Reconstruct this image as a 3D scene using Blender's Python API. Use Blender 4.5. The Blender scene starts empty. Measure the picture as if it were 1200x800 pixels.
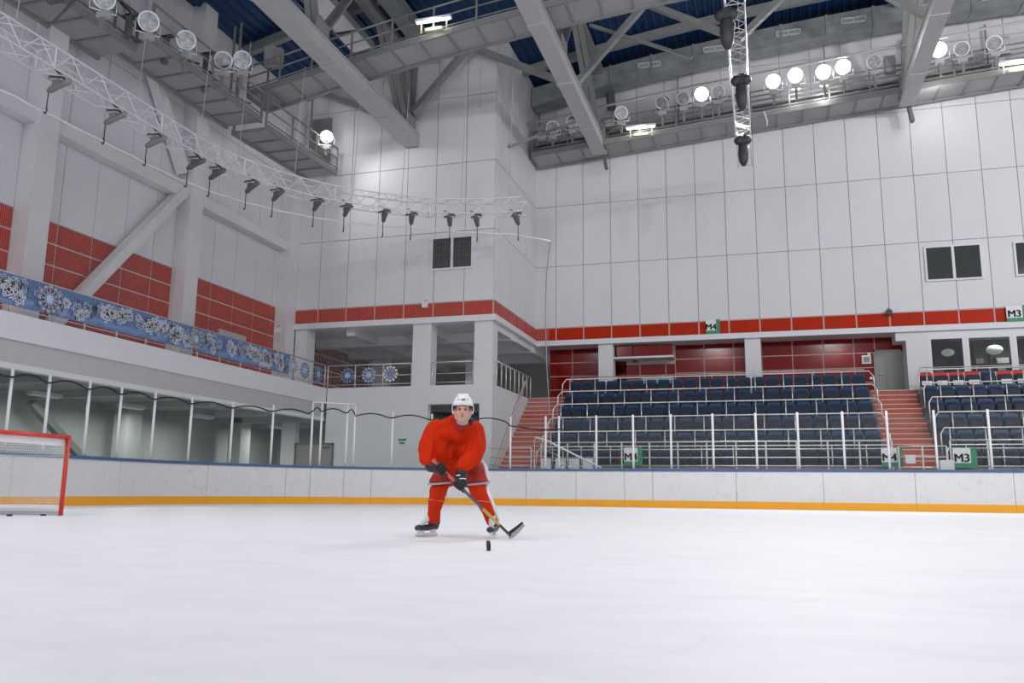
import bpy, bmesh, math, random
import numpy as np
from mathutils import Vector, Matrix
from math import sin, cos, pi, radians, sqrt, atan2, hypot
rnd = random.Random(7)
S = bpy.context.scene
C = S.collection

# ------------------------------------------------------------ camera
FOC = 991.0; PITCH = radians(10.077); ROLL = radians(0.603); YAW = radians(16.628); EYE = 0.44
_s, _c = sin(YAW), cos(YAW)
FW = Vector((-_s*cos(PITCH), _c*cos(PITCH), sin(PITCH)))
R0 = Vector((_c, _s, 0)); U0 = R0.cross(FW)
CX = R0*cos(ROLL)+U0*sin(ROLL); CY = U0*cos(ROLL)-R0*sin(ROLL)
cam_d = bpy.data.cameras.new('camera'); cam = bpy.data.objects.new('camera', cam_d); C.objects.link(cam)
cam_d.sensor_width = 36; cam_d.sensor_fit = 'HORIZONTAL'; cam_d.lens = FOC/1200*36; cam_d.clip_end = 200; cam_d.clip_start = 0.05
m = Matrix.Identity(4)
for i in range(3):
    m[i][0] = CX[i]; m[i][1] = CY[i]; m[i][2] = -FW[i]
m[2][3] = EYE
cam.matrix_world = m
S.camera = cam

def at(x, y, X=None, Y=None, Z=None):
    """survey helper: a point of the photograph on a known wall, floor or level"""
    r = FW + CX*((x-600)/FOC) - CY*((y-400)/FOC)
    if X is not None: t = X/r[0]
    elif Y is not None: t = Y/r[1]
    else: t = (Z-EYE)/r[2]
    return Vector((r[0]*t, r[1]*t, EYE+r[2]*t))

# ------------------------------------------------------------ world, lights, exposure
w = bpy.data.worlds.new('arena_air'); S.world = w; w.use_nodes = True
w.node_tree.nodes['Background'].inputs[0].default_value = (0.88, 0.9, 1.0, 1)
w.node_tree.nodes['Background'].inputs[1].default_value = 0.42
S.view_settings.view_transform = 'Standard'; S.view_settings.look = 'None'
S.view_settings.exposure = 0.55; S.view_settings.gamma = 1; S.view_settings.use_curve_mapping = False

def light(name, kind, loc, target, power, size=0.5, color=(1, .98, .96), spot=None, blend=.6):
    d = bpy.data.lights.new(name, kind); d.energy = power; d.color = color
    if kind == 'AREA': d.size = size
    else: d.shadow_soft_size = size
    if kind == 'SPOT': d.spot_size = radians(spot); d.spot_blend = blend
    o = bpy.data.objects.new(name, d); C.objects.link(o); o.location = loc
    v = Vector(target)-Vector(loc); o.rotation_euler = v.to_track_quat('-Z', 'Y').to_euler()
    return o
# unseen floodlights assumed for the hall; right-hand pair added to brighten the back wall
for i, (x, y) in enumerate(((-14, -6), (-4, -8), (6, -8), (16, -6), (18, 6), (18, 18))):
    light('arena_flood', 'SPOT', (x, y, 14.5), (x*.25+1, 20, 5.0) if x < 15 else (7, 33, 10), 1400 if x < 15 else 2300, .6, (1, .985, .97), 95, .8)
for i, (x, y) in enumerate(((-10, 4), (2, 4), (-4, 14), (8, 14))):
    light('arena_flood', 'SPOT', (x, y, 14.8), (x, y+3, 0), 700, .8, (1, .985, .97), 130, .8)

# ------------------------------------------------------------ helpers
def tag(o, label=None, cat=None, group=None, kind=None):
    if label: o['label'] = label
    if cat: o['category'] = cat
    if group: o['group'] = group
    if kind: o['kind'] = kind
    return o
def empty(name, loc=(0, 0, 0), label=None, cat=None, group=None, rz=0, parent=None):
    o = bpy.data.objects.new(name, None); C.objects.link(o); o.location = loc; o.rotation_euler = (0, 0, rz)
    o.empty_display_size = .2
    if parent: o.parent = parent
    return tag(o, label, cat, group)
class MB:
    def __init__(s): s.v = []; s.f = []; s.sm = []
    def add(s, vs, fs, smooth=False):
        b = len(s.v); s.v += [tuple(p) for p in vs]; s.f += [tuple(b+i for i in f) for f in fs]; s.sm += [smooth]*len(fs)
        return s
    def box(s, a, b):
        x0, x1 = sorted((a[0], b[0])); y0, y1 = sorted((a[1], b[1])); z0, z1 = sorted((a[2], b[2]))
        return s.add([(x0, y0, z0), (x1, y0, z0), (x1, y1, z0), (x0, y1, z0), (x0, y0, z1), (x1, y0, z1), (x1, y1, z1), (x0, y1, z1)],
              [(0, 3, 2, 1), (4, 5, 6, 7), (0, 1, 5, 4), (1, 2, 6, 5), (2, 3, 7, 6), (3, 0, 4, 7)])
    def beam(s, a, b, w, h, up=(0, 0, 1)):
        a = Vector(a); b = Vector(b); d = (b-a).normalized(); u = Vector(up)
        if abs(d.dot(u)) > .98: u = Vector((0, 1, 0))
        r = d.cross(u).normalized(); u = r.cross(d)
        vs = []
        for p in (a, b):
            for sx, sz in ((-1, -1), (1, -1), (1, 1), (-1, 1)): vs.append(p+r*(sx*w/2)+u*(sz*h/2))
        return s.add(vs, [(0, 1, 2, 3)[::-1], (4, 5, 6, 7), (0, 1, 5, 4), (1, 2, 6, 5), (2, 3, 7, 6), (3, 0, 4, 7)])
    def tube(s, pts, r, n=8, caps=True):
        pts = [Vector(p) for p in pts]; rings = []
        rr = r if isinstance(r, (list, tuple)) else [r]*len(pts)
        up = None
        for i, p in enumerate(pts):
            d = (pts[min(i+1, len(pts)-1)]-pts[max(i-1, 0)]).normalized()
            if up is None: up = Vector((0, 0, 1)) if abs(d.z) < .9 else Vector((1, 0, 0))
            a = d.cross(up).normalized(); bb = a.cross(d); up = bb
            rings.append([p+a*(cos(2*pi*k/n)*rr[i])+bb*(sin(2*pi*k/n)*rr[i]) for k in range(n)])
        vs = [q for R in rings for q in R]; fs = []
        for i in range(len(pts)-1):
            for k in range(n):
                k2 = (k+1) % n; fs.append((i*n+k, i*n+k2, (i+1)*n+k2, (i+1)*n+k))
        s.add(vs, fs, n > 5)
        if caps:
            b = len(s.v)-len(vs); s.f += [tuple(b+k for k in range(n)), tuple(b+(len(pts)-1)*n+k for k in range(n))[::-1]]; s.sm += [False, False]
        return s
    def poly(s, pts, thick):
        """flat outline extruded by vector thick"""
        n = len(pts); t = Vector(thick); P = [Vector(p) for p in pts]
        return s.add(P+[p+t for p in P], [tuple(range(n)), tuple(range(n, 2*n))[::-1]]+[(i, (i+1) % n, n+(i+1) % n, n+i) for i in range(n)])
    def disc(s, c, axis, r, t, n=20):
        a = Vector(axis).normalized(); c = Vector(c)
        return s.tube([c, c+a*t], r, n)
    def ball(s, c, r, nu=12, nv=8, M=None):
        c = Vector(c); r = (r, r, r) if not isinstance(r, (tuple, list)) else r
        vs = []; fs = []
        for i in range(nv+1):
            th = pi*i/nv
            for k in range(nu):
                ph = 2*pi*k/nu; p = Vector((r[0]*sin(th)*cos(ph), r[1]*sin(th)*sin(ph), r[2]*cos(th)))
                if M: p = M @ p
                vs.append(c+p)
        for i in range(nv):
            for k in range(nu):
                k2 = (k+1) % nu; fs.append((i*nu+k, (i+1)*nu+k, (i+1)*nu+k2, i*nu+k2))
        return s.add(vs, fs, True)
    def mesh(s, name, mat):
        me = bpy.data.meshes.new(name); me.from_pydata([tuple(p) for p in s.v], [], s.f); me.validate()
        if len(me.polygons) == len(s.sm): me.polygons.foreach_set('use_smooth', s.sm)
        me.materials.append(mat); me.update()
        bm = bmesh.new(); bm.from_mesh(me); bmesh.ops.recalc_face_normals(bm, faces=bm.faces); bm.to_mesh(me); bm.free()
        return me
    def build(s, name, mat, parent=None, **k):
        o = bpy.data.objects.new(name, s.mesh(name, mat)); C.objects.link(o)
        if parent: o.parent = parent
        return tag(o, k.get('label'), k.get('cat'), k.get('group'), k.get('kind'))
def inst(name, me, loc, parent=None, rz=0, **k):
    o = bpy.data.objects.new(name, me); C.objects.link(o); o.location = loc; o.rotation_euler = (0, 0, rz)
    if parent: o.parent = parent
    return tag(o, k.get('label'), k.get('cat'), k.get('group'), k.get('kind'))
def copy_tree(o, parent=None):
    c = o.copy(); C.objects.link(c)
    if parent: c.parent = parent
    for ch in list(o.children): copy_tree(ch, c)
    return c
_bc = {}
def boxmesh(dx, dy, dz, mat, name):
    """box with its corner at the origin, mesh shared between equal pieces"""
    k = (round(dx, 3), round(dy, 3), round(dz, 3), mat.name)
    if k not in _bc: _bc[k] = MB().box((0, 0, 0), (dx, dy, dz)).mesh(name, mat)
    return _bc[k]
def piece(name, a, b, mat, parent, **k):
    return inst(name, boxmesh(b[0]-a[0], b[1]-a[1], b[2]-a[2], mat, name), a, parent, **k)

# ------------------------------------------------------------ materials
def mat(name, col, rough=.5, metal=0, spec=.5, noise=0, nscale=4, bump=0, bscale=30, emit=None, estr=0, alpha=None, vary=0):
    M = bpy.data.materials.new(name); M.use_nodes = True; nt = M.node_tree; b = nt.nodes['Principled BSDF']
    b.inputs['Base Color'].default_value = (*col, 1); b.inputs['Roughness'].default_value = rough
    b.inputs['Metallic'].default_value = metal; b.inputs['Specular IOR Level'].default_value = spec
    tc = nt.nodes.new('ShaderNodeTexCoord')
    if noise or vary:
        n = nt.nodes.new('ShaderNodeTexNoise'); n.inputs['Scale'].default_value = nscale; n.inputs['Detail'].default_value = 4
        nt.links.new(tc.outputs['Object'], n.inputs['Vector'])
        r = nt.nodes.new('ShaderNodeMapRange'); r.inputs[1].default_value = .25; r.inputs[2].default_value = .75
        r.inputs[3].default_value = 1-noise; r.inputs[4].default_value = 1+noise*.5
        nt.links.new(n.outputs[0], r.inputs[0])
        mx = nt.nodes.new('ShaderNodeVectorMath'); mx.operation = 'SCALE'; mx.inputs[0].default_value = col
        last = r.outputs[0]
        if vary:
            oi = nt.nodes.new('ShaderNodeObjectInfo'); r2 = nt.nodes.new('ShaderNodeMapRange')
            r2.inputs[3].default_value = 1-vary; r2.inputs[4].default_value = 1+vary
            nt.links.new(oi.outputs['Random'], r2.inputs[0])
            mm = nt.nodes.new('ShaderNodeMath'); mm.operation = 'MULTIPLY'
            nt.links.new(last, mm.inputs[0]); nt.links.new(r2.outputs[0], mm.inputs[1]); last = mm.outputs[0]
        nt.links.new(last, mx.inputs['Scale']); nt.links.new(mx.outputs[0], b.inputs['Base Color'])
    if bump:
        n2 = nt.nodes.new('ShaderNodeTexNoise'); n2.inputs['Scale'].default_value = bscale
        nt.links.new(tc.outputs['Object'], n2.inputs['Vector'])
        bp = nt.nodes.new('ShaderNodeBump'); bp.inputs['Strength'].default_value = bump; bp.inputs['Distance'].default_value = .02
        nt.links.new(n2.outputs[0], bp.inputs['Height']); nt.links.new(bp.outputs[0], b.inputs['Normal'])
    if emit: b.inputs['Emission Color'].default_value = (*emit, 1); b.inputs['Emission Strength'].default_value = estr
    return M
def glassmat(name, tint, refl=.06, rough=.03, haze=.0):
    M = bpy.data.materials.new(name); M.use_nodes = True; nt = M.node_tree; nt.nodes.clear()
    o = nt.nodes.new('ShaderNodeOutputMaterial'); t = nt.nodes.new('ShaderNodeBsdfTransparent'); g = nt.nodes.new('ShaderNodeBsdfGlossy')
    t.inputs[0].default_value = (*tint, 1); g.inputs['Roughness'].default_value = rough
    df = nt.nodes.new('ShaderNodeBsdfDiffuse'); df.inputs[0].default_value = (.8, .82, .8, 1); m0 = nt.nodes.new('ShaderNodeMixShader'); m0.inputs[0].default_value = haze
    nt.links.new(t.outputs[0], m0.inputs[1]); nt.links.new(df.outputs[0], m0.inputs[2])
    lw = nt.nodes.new('ShaderNodeFresnel'); lw.inputs[0].default_value = 1.35
    ad = nt.nodes.new('ShaderNodeMath'); ad.operation = 'ADD'; ad.inputs[1].default_value = refl
    mx = nt.nodes.new('ShaderNodeMixShader')
    ge = nt.nodes.new('ShaderNodeNewGeometry'); iv = nt.nodes.new('ShaderNodeMath'); iv.operation = 'SUBTRACT'; iv.inputs[0].default_value = 1
    nt.links.new(ge.outputs['Backfacing'], iv.inputs[1]); ml = nt.nodes.new('ShaderNodeMath'); ml.operation = 'MULTIPLY'
    nt.links.new(lw.outputs[0], ad.inputs[0]); nt.links.new(ad.outputs[0], ml.inputs[0]); nt.links.new(iv.outputs[0], ml.inputs[1]); nt.links.new(ml.outputs[0], mx.inputs[0]); nt.links.new(m0.outputs[0], mx.inputs[1]); nt.links.new(g.outputs[0], mx.inputs[2]); nt.links.new(mx.outputs[0], o.inputs[0])
    return M
WHITE = mat('white_panel', (.72, .72, .745), .4, spec=.25, noise=.03, nscale=.6, vary=.02)
SEAM = mat('panel_seam', (.30, .30, .31), .8)
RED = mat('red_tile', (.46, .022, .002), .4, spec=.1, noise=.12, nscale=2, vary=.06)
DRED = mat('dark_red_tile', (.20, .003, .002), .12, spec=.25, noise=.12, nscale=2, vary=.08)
GROUT = mat('tile_joint', (.62, .5, .46), .7)
PLASTER = mat('white_plaster', (.72, .72, .74), .7, noise=.03, nscale=1.5)
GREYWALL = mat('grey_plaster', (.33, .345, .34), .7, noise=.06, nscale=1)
DARKWALL = mat('dark_grey_wall', (.12, .12, .115), .8, noise=.1, nscale=1)  # even dark grey for walls of the rear rooms
TRIM = mat('white_trim', (.74, .74, .77), .5)
STEEL = mat('grey_painted_steel', (.25, .26, .255), .5, noise=.08, nscale=2)
DSTEEL = mat('dark_grey_steel', (.13, .14, .135), .5, noise=.1, nscale=3)
LSTEEL = mat('light_painted_steel', (.47, .47, .47), .5, noise=.06, nscale=2)
SOFFIT = mat('catwalk_sheet', (.36, .36, .36), .5, noise=.1, nscale=1.5, vary=.05)
BLUE = mat('blue_roof_deck', (.004, .04, .13), .45, noise=.12, nscale=.5)
GALV = mat('galvanised_duct', (.34, .37, .37), .35, metal=.3, noise=.25, nscale=2.5)
ALU = mat('aluminium_truss', (.75, .75, .77), .3, metal=.5)
CHROME = mat('stainless_rail', (.74, .71, .68), .3, metal=.5)
POST = mat('white_glass_post', (.82, .82, .84), .4)
BLACK = mat('black_rubber', (.012, .012, .014), .5)
DARK = mat('charcoal_plastic', (.04, .042, .045), .5, noise=.2, nscale=9)
SEATB = mat('navy_seat_lit', (.014, .055, .13), .4, spec=.35, vary=.12, noise=.05)  # backrest blue brightened for the light its top catches
SEATD = mat('navy_seat_shade', (.006, .018, .045), .5, spec=.3, vary=.1, noise=.05)  # darker copy of the seat blue, shade put into the colour
CONC = mat('concrete_tier', (.20, .20, .21), .8, noise=.1, nscale=2)
STEPM = mat('terracotta_step', (.48, .10, .06), .6, noise=.08, nscale=5)
NOSE = mat('pale_stair_nosing', (.62, .55, .52), .5)
DOORM = mat('grey_door', (.27, .27, .25), .5)
CAPB = mat('blue_cap_rail', (.07, .13, .27), .35, noise=.08)
YEL = mat('yellow_kick_plate', (.90, .40, .012), .4, noise=.06, nscale=1.5)
REDP = mat('red_goal_paint', (.62, .045, .02), .35, noise=.08)
NETW = mat('white_cord', (.8, .8, .8), .8)
NETG = mat('pale_grey_netting', (.42, .42, .42), .8)
GLASS = glassmat('board_glass', (.96, .975, .97), .0, haze=.010)
WGLASS = glassmat('window_glass', (.55, .58, .56), .05)
DGLASS = mat('dark_window_glass', (.02, .025, .02), .05, spec=.8)
PAPER = mat('white_sheet', (.8, .8, .82), .6)
GREEN = mat('green_sign', (.03, .27, .13), .5)
INK = mat('black_print', (.02, .02, .03), .6)
LIT = mat('lit_lamp_glass', (1, 1, 1), .3, emit=(1, .98, .95), estr=14)
TUBE = mat('fluorescent_tube', (1, 1, 1), .3, emit=(1, .98, .95), estr=4)
LENS = mat('lamp_reflector', (.42, .43, .45), .15, metal=.8, noise=.5, nscale=9)
RIM = mat('lamp_rim', (.85, .86, .87), .35, metal=.3)
CREAM = mat('cream_fixture', (.65, .62, .42), .5)

# ice
def icemat():
    M = bpy.data.materials.new('rink_ice'); M.use_nodes = True; nt = M.node_tree; b = nt.nodes['Principled BSDF']; L = nt.links.new
    g = nt.nodes.new('ShaderNodeNewGeometry')
    def noise(scale, stretch, det=6):
        mp = nt.nodes.new('ShaderNodeMapping'); mp.inputs['Scale'].default_value = stretch; mp.inputs['Rotation'].default_value = (0, 0, .3)
        n = nt.nodes.new('ShaderNodeTexNoise'); n.inputs['Scale'].default_value = scale; n.inputs['Detail'].default_value = det
        L(g.outputs['Position'], mp.inputs[0]); L(mp.outputs[0], n.inputs['Vector']); return n.outputs[0]
    a = noise(.5, (1, 1.6, 1)); c = noise(3.2, (.7, 1.3, 1)); d = noise(20, (.35, 1, 1))
    def rng(o, lo, hi, p, q):
        r = nt.nodes.new('ShaderNodeMapRange'); r.inputs[1].default_value = lo; r.inputs[2].default_value = hi; r.inputs[3].default_value = p; r.inputs[4].default_value = q
        L(o, r.inputs[0]); return r.outputs[0]
    def mul(x, y):
        k = nt.nodes.new('ShaderNodeMath'); k.operation = 'MULTIPLY'; L(x, k.inputs[0]); L(y, k.inputs[1]); return k.outputs[0]
    f = mul(mul(rng(a, .3, .7, .965, 1.02), rng(c, .42, .72, 1.0, .94)), rng(d, .5, .8, 1.0, .975))
    for (cx, cy, rad, wd, amt) in ((-.62, 2.75, .42, .022, .97), (-1.2, 4.6, 1.5, .03, .975), (2.4, 5.6, 2.3, .03, .98), (-4.5, 9.0, 2.8, .04, .975)):
        v = nt.nodes.new('ShaderNodeVectorMath'); v.operation = 'DISTANCE'; v.inputs[1].default_value = (cx, cy, 0); L(g.outputs['Position'], v.inputs[0])
        s1 = nt.nodes.new('ShaderNodeMath'); s1.operation = 'SUBTRACT'; s1.inputs[1].default_value = rad; L(v.outputs['Value'], s1.inputs[0])
        s2 = nt.nodes.new('ShaderNodeMath'); s2.operation = 'ABSOLUTE'; L(s1.outputs[0], s2.inputs[0])
        f = mul(f, rng(s2.outputs[0], 0, wd, amt, 1.0))
    sc = nt.nodes.new('ShaderNodeVectorMath'); sc.operation = 'SCALE'; sc.inputs[0].default_value = (.87, .87, .905); L(f, sc.inputs['Scale']); L(sc.outputs[0], b.inputs['Base Color'])
    b.inputs['Roughness'].default_value = .5; b.inputs['Specular IOR Level'].default_value = .15
    bp = nt.nodes.new('ShaderNodeBump'); bp.inputs['Strength'].default_value = .25; bp.inputs['Distance'].default_value = .01; L(c, bp.inputs['Height']); L(bp.outputs[0], b.inputs['Normal'])
    return M
ICE = icemat()
def boardmat():
    M = mat('scuffed_board', (.72, .72, .72), .35, noise=.04, nscale=2); nt = M.node_tree; L = nt.links.new; b = nt.nodes['Principled BSDF']
    g = nt.nodes.new('ShaderNodeNewGeometry')
    src = b.inputs['Base Color'].links[0].from_socket
    n = nt.nodes.new('ShaderNodeTexNoise'); n.inputs['Scale'].default_value = 7; n.inputs['Detail'].default_value = 8; n.inputs['Roughness'].default_value = .75
    L(g.outputs['Position'], n.inputs['Vector'])
    r = nt.nodes.new('ShaderNodeMapRange'); r.inputs[1].default_value = .55; r.inputs[2].default_value = .75; r.inputs[3].default_value = 1; r.inputs[4].default_value = .72
    L(n.outputs[0], r.inputs[0])
    mu = nt.nodes.new('ShaderNodeVectorMath'); mu.operation = 'SCALE'; L(src, mu.inputs[0]); L(r.outputs[0], mu.inputs['Scale']); L(mu.outputs[0], b.inputs['Base Color'])
    return M
BOARD = boardmat()

# ------------------------------------------------------------ the setting
XL, XS, YF, YB, XBAL = -18.2, -9.41, 29.08, 35.0, -16.16
ZT0, ZT1 = 6.87, 7.44            # red band
ZJ = [7.44, 10.18, 12.92, 15.66, 18.4, 21.1]
def zdeck(x): return 19.75+.095*x-.0045*x*x
MB().box((-16, -12, -.1), (22, 27.2, 0)).build('floor', ICE, kind='structure', label='white rink ice scratched by skates')
MB().box((-26, 27.2, -.1), (22, 42, -.004)).box((-26, -12, -.1), (-16, 27.2, -.004)).build('floor', CONC, kind='structure', label='grey concourse floor behind the rink boards')

def wall_grid(parent, axis, const, outn, edges, zs, m_, t=.03, gap=.012, name='panel', skip=None):
    """panels between edges (along axis) and zs; const is the wall plane, outn the side they stand proud to"""
    for i in range(len(edges)-1):
        for j in range(len(zs)-1):
            a, b, z0, z1 = edges[i]+gap, edges[i+1]-gap, zs[j]+gap, zs[j+1]-gap
            if skip and skip(i, j): continue
            if b-a < .05: continue
            c0, c1 = sorted((const, const+outn*t))
            if axis == 'x': piece(name, (a, c0, z0), (b, c1, z1), m_, parent)
            else: piece(name, (c0, a, z0), (c1, b, z1), m_, parent)
# back wall (upper, over the stands)
wb = MB().box((XS, YB, ZT0), (16.5, YB+.5, 21.5)).build('wall_back', SEAM, kind='structure', label='white panelled upper wall over the stands')
ex = [XS]+[-8.46+1.21*k for k in range(21)]
wall_grid(wb, 'x', YB, -1, ex, ZJ, WHITE)
wg = MB().box((XS, YB-.012, ZT0), (16.5, YB-.001, ZT1)).build('joint_strip', GROUT, wb)
wall_grid(wb, 'x', YB-.01, -1, ex, [ZT0, ZT1], RED, .03, .03, 'tile')
MB().box((XS-.02, YB-.14, ZT0-.22), (16.5, YB+1.0, ZT0)).build('trim_1', TRIM, kind='structure', label='white ledge under the red band of the back wall')
# corner block front
wf = MB().box((XL, YF, ZT0), (XS, YF+.4, 17.9)).build('wall_front', SEAM, kind='structure', label='white panelled front of the corner block')
ef = [XL, -17.92, -16.66, -15.44, -14.22, -13.01, -11.80, -10.58, XS]
ZF = [7.44, 10.18, 12.92, 15.66, 18.0]
wall_grid(wf, 'x', YF, -1, ef, ZF, WHITE)
MB().box((XL, YF-.012, ZT0), (XS, YF-.001, ZT1)).build('joint_strip', GROUT, wf)
wall_grid(wf, 'x', YF-.01, -1, ef, [ZT0, ZT1], RED, .03, .03, 'tile')
# corner block side
ws = MB().box((XS-.4, YF+.4, ZT0), (XS, YB+.5, 19.2)).build('wall_side', SEAM, kind='structure', label='white panelled side of the corner block')
es = [YF-.02, 29.7, 30.9, 32.1, 33.3, 34.5, YB]
wall_grid(ws, 'y', XS, 1, es, [7.44, 10.18, 12.92, 15.66, 19.0], WHITE)
MB().box((XS, YF, ZT0), (XS+.012, YB, ZT1)).build('joint_strip', GROUT, ws)
wall_grid(ws, 'y', XS+.01, 1, es, [ZT0, ZT1], RED, .03, .03, 'tile')
MB().box((XL, YF-.14, ZT0-.22), (XS+.14, YF+.3, ZT0)).box((XS-.4, YF+.3, ZT0-.22), (XS+.14, YB-.14, ZT0)).build('trim_2', TRIM, kind='structure', label='white ledge around the corner block')
# left wall
wl = MB().box((XL-.4, 6, 4.0), (XL, 41, 17.2)).build('wall_left', SEAM, kind='structure', label='white and red panelled wall behind the balcony')
ZR = [4.3, 4.52, 5.1, 5.70, 6.29, 6.88, 7.46]
bays = [[10.9, 11.6, 12.8, 14.0, 15.2, 16.2], [16.84, 17.64, 18.88, 20.1, 21.35, 22.3], [22.95, 24.35, 25.65, 26.95, 28.15, 28.4]]
MB().box((XL, 10.9, 4.3), (XL+.012, 40.5, ZT1)).build('joint_strip', GROUT, wl)
for b_ in bays:
    wall_grid(wl, 'y', XL+.01, 1, b_, ZR, RED, .03, .028, 'tile')
    wall_grid(wl, 'y', XL, 1, b_, [7.46, 9.75, 12.92, 16.7], WHITE)
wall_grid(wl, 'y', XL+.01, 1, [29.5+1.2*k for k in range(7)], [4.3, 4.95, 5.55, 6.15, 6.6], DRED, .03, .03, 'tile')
for y0 in (10.3, 16.2, 22.3, 28.4):
    MB().box((XL, y0, 4.3), (XL+.55, y0+.64, 16.9)).build('pilaster', PLASTER, wl)
for y0, y1 in ((10.94, 16.2), (16.84, 22.3), (22.94, 28.4)):
    MB().box((XL, y0, 9.75), (XL+.42, y1, 10.12)).build('wall_beam', PLASTER, wl)
# diagonal braces of the left wall
for i, (a, b) in enumerate((((XL+.32, 17.45, 4.6), (XL+.32, 22.2, 10.05)), ((XL+.32, 18.3, 16.2), (XL+.32, 22.1, 10.6)))):
    MB().beam(a, b, .3, .34, (1, 0, 0)).build('brace', PLASTER, wl)
# concourse inside the corner block, and recess behind the seats
MB().box((XL-.3, YF+.32, 4.02), (XS-.32, 40.9, 4.302)).box((XS-.31, 34.0, 3.9), (16.5, 40.9, 4.301)).build('floor', CONC, kind='structure', label='upper walkway floor behind the top row')
MB().box((XL, YF+.4, 6.72), (XS-.4, 41, 6.9)).box((XS-.4, YB+.86, 6.66), (16.5, 41, 6.86)).build('ceiling', PLASTER, kind='structure', label='low ceiling over the upper walkway')
cb = MB()
for y in (31.6, 34.6, 37.4): cb.box((XL, y, 6.35), (XS, y+.4, 6.72))
for x in (-15.6, -12.4, -9.8): cb.box((x, YF+.4, 6.4), (x+.35, 40, 6.719))
cb.build('trim_3', PLASTER, kind='structure', label='downstand beams under the walkway ceiling')
MB().box((XL, 40.6, 4.3), (XS+1, 41, 6.72)).build('wall_rear', DARKWALL, kind='structure', label='dark grey rear wall of the corner concourse')
wr = MB().box((-9.0, 36.0, 4.3), (5.9, 36.3, 6.7)).build('wall_recess', GROUT, kind='structure', label='glossy dark red tiled wall behind the top row of seats')
er = [-9.0]+[-7.96+1.185*k for k in range(10)]+[3.9, 5.0, 5.9]
er = [-9.0, -7.96, -6.76, -5.56, -4.36, -3.5, -2.3, -1.1, .04, 1.23, 2.41, 3.57, 4.35, 5.9]
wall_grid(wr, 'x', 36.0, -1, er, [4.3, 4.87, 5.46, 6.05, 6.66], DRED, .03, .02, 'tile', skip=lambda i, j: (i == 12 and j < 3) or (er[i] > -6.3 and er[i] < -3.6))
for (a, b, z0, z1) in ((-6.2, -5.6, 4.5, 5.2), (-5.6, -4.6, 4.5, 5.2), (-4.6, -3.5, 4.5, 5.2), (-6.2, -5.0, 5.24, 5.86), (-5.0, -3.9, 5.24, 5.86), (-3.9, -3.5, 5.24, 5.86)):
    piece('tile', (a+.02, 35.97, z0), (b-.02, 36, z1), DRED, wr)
soff = MB().box((-6.0, 35.1, 6.02), (-3.5, 36, 6.1)).build('trim_4', PLASTER, kind='structure', label='white soffit ledge in the red recess')
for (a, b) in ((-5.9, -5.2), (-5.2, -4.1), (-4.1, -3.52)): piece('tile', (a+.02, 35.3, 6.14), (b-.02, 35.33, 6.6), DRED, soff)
# window pier on the right
MB().box((5.36, 35.0, 4.3), (6.12, 36.3, 6.65)).box((5.0, 35.0, 6.32), (5.36, 36.0, 6.65)).build('wall_pier', PLASTER, kind='structure', label='white pier between the door and the shop windows')
MB().box((5.9, 37.6, 4.3), (16, 37.9, 6.7)).box((5.9, 36.3, 4.3), (6.1, 37.6, 6.7)).build('wall_shop', DARKWALL, kind='structure', label='dark grey room wall behind the large windows')
wsill = MB().box((6.12, 35.0, 4.3), (16, 35.2, 4.92)).build('trim_5', PLASTER, kind='structure', label='white sill wall under the large windows')
MB().box((6.12, 35.0, 6.45), (16, 35.2, 6.65)).build('trim_6', TRIM, kind='structure', label='white header over the large windows')
def window(n, x0, x1, z0, z1, yw, panes, gm, fr=.07, label=''):
    wn = MB()
    for (a, b) in (((x0, yw-.07, z0), (x0+fr, yw+.03, z1)), ((x1-fr, yw-.07, z0), (x1, yw+.03, z1)), ((x0+fr, yw-.07, z0), (x1-fr, yw+.03, z0+fr)), ((x0+fr, yw-.07, z1-fr), (x1-fr, yw+.03, z1))): wn.box(a, b)
    for k in range(1, panes):
        xm = x0+(x1-x0)*k/panes; wn.box((xm-fr*.7, yw-.065, z0+fr), (xm+fr*.7, yw+.02, z1-fr))
    o = wn.build('window_%d' % n, TRIM, kind='structure', label=label)
    for k in range(panes):
        a = x0+(x1-x0)*k/panes+fr*.5; b = x0+(x1-x0)*(k+1)/panes-fr*.5
        MB().box((a, yw-.035, z0+fr*.5), (b, yw-.02, z1-fr*.5)).build('pane', gm, o)
    return o
window(1, -11.92, -10.22, 8.68, 9.98, YF-.04, 2, DGLASS, label='two-pane window in the corner block front')
window(2, 6.22, 8.22, 8.58, 9.98, YB-.04, 2, DGLASS, label='two-pane window high in the back wall')
window(3, 9.3, 11.3, 8.6, 9.95, YB-.04, 2, DGLASS, label='two-pane window at the right edge of the back wall')
for n, (a, b) in enumerate(((6.12, 7.42), (7.42, 9.02), (9.02, 10.6), (10.6, 12.2))):
    window(4+n, a+.002, b-.002, 4.922, 6.448, 35.065, 1, WGLASS, .11, label='large ground window of the walkway room, %s from the pier' % ('first', 'second', 'third', 'fourth')[n])
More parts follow.
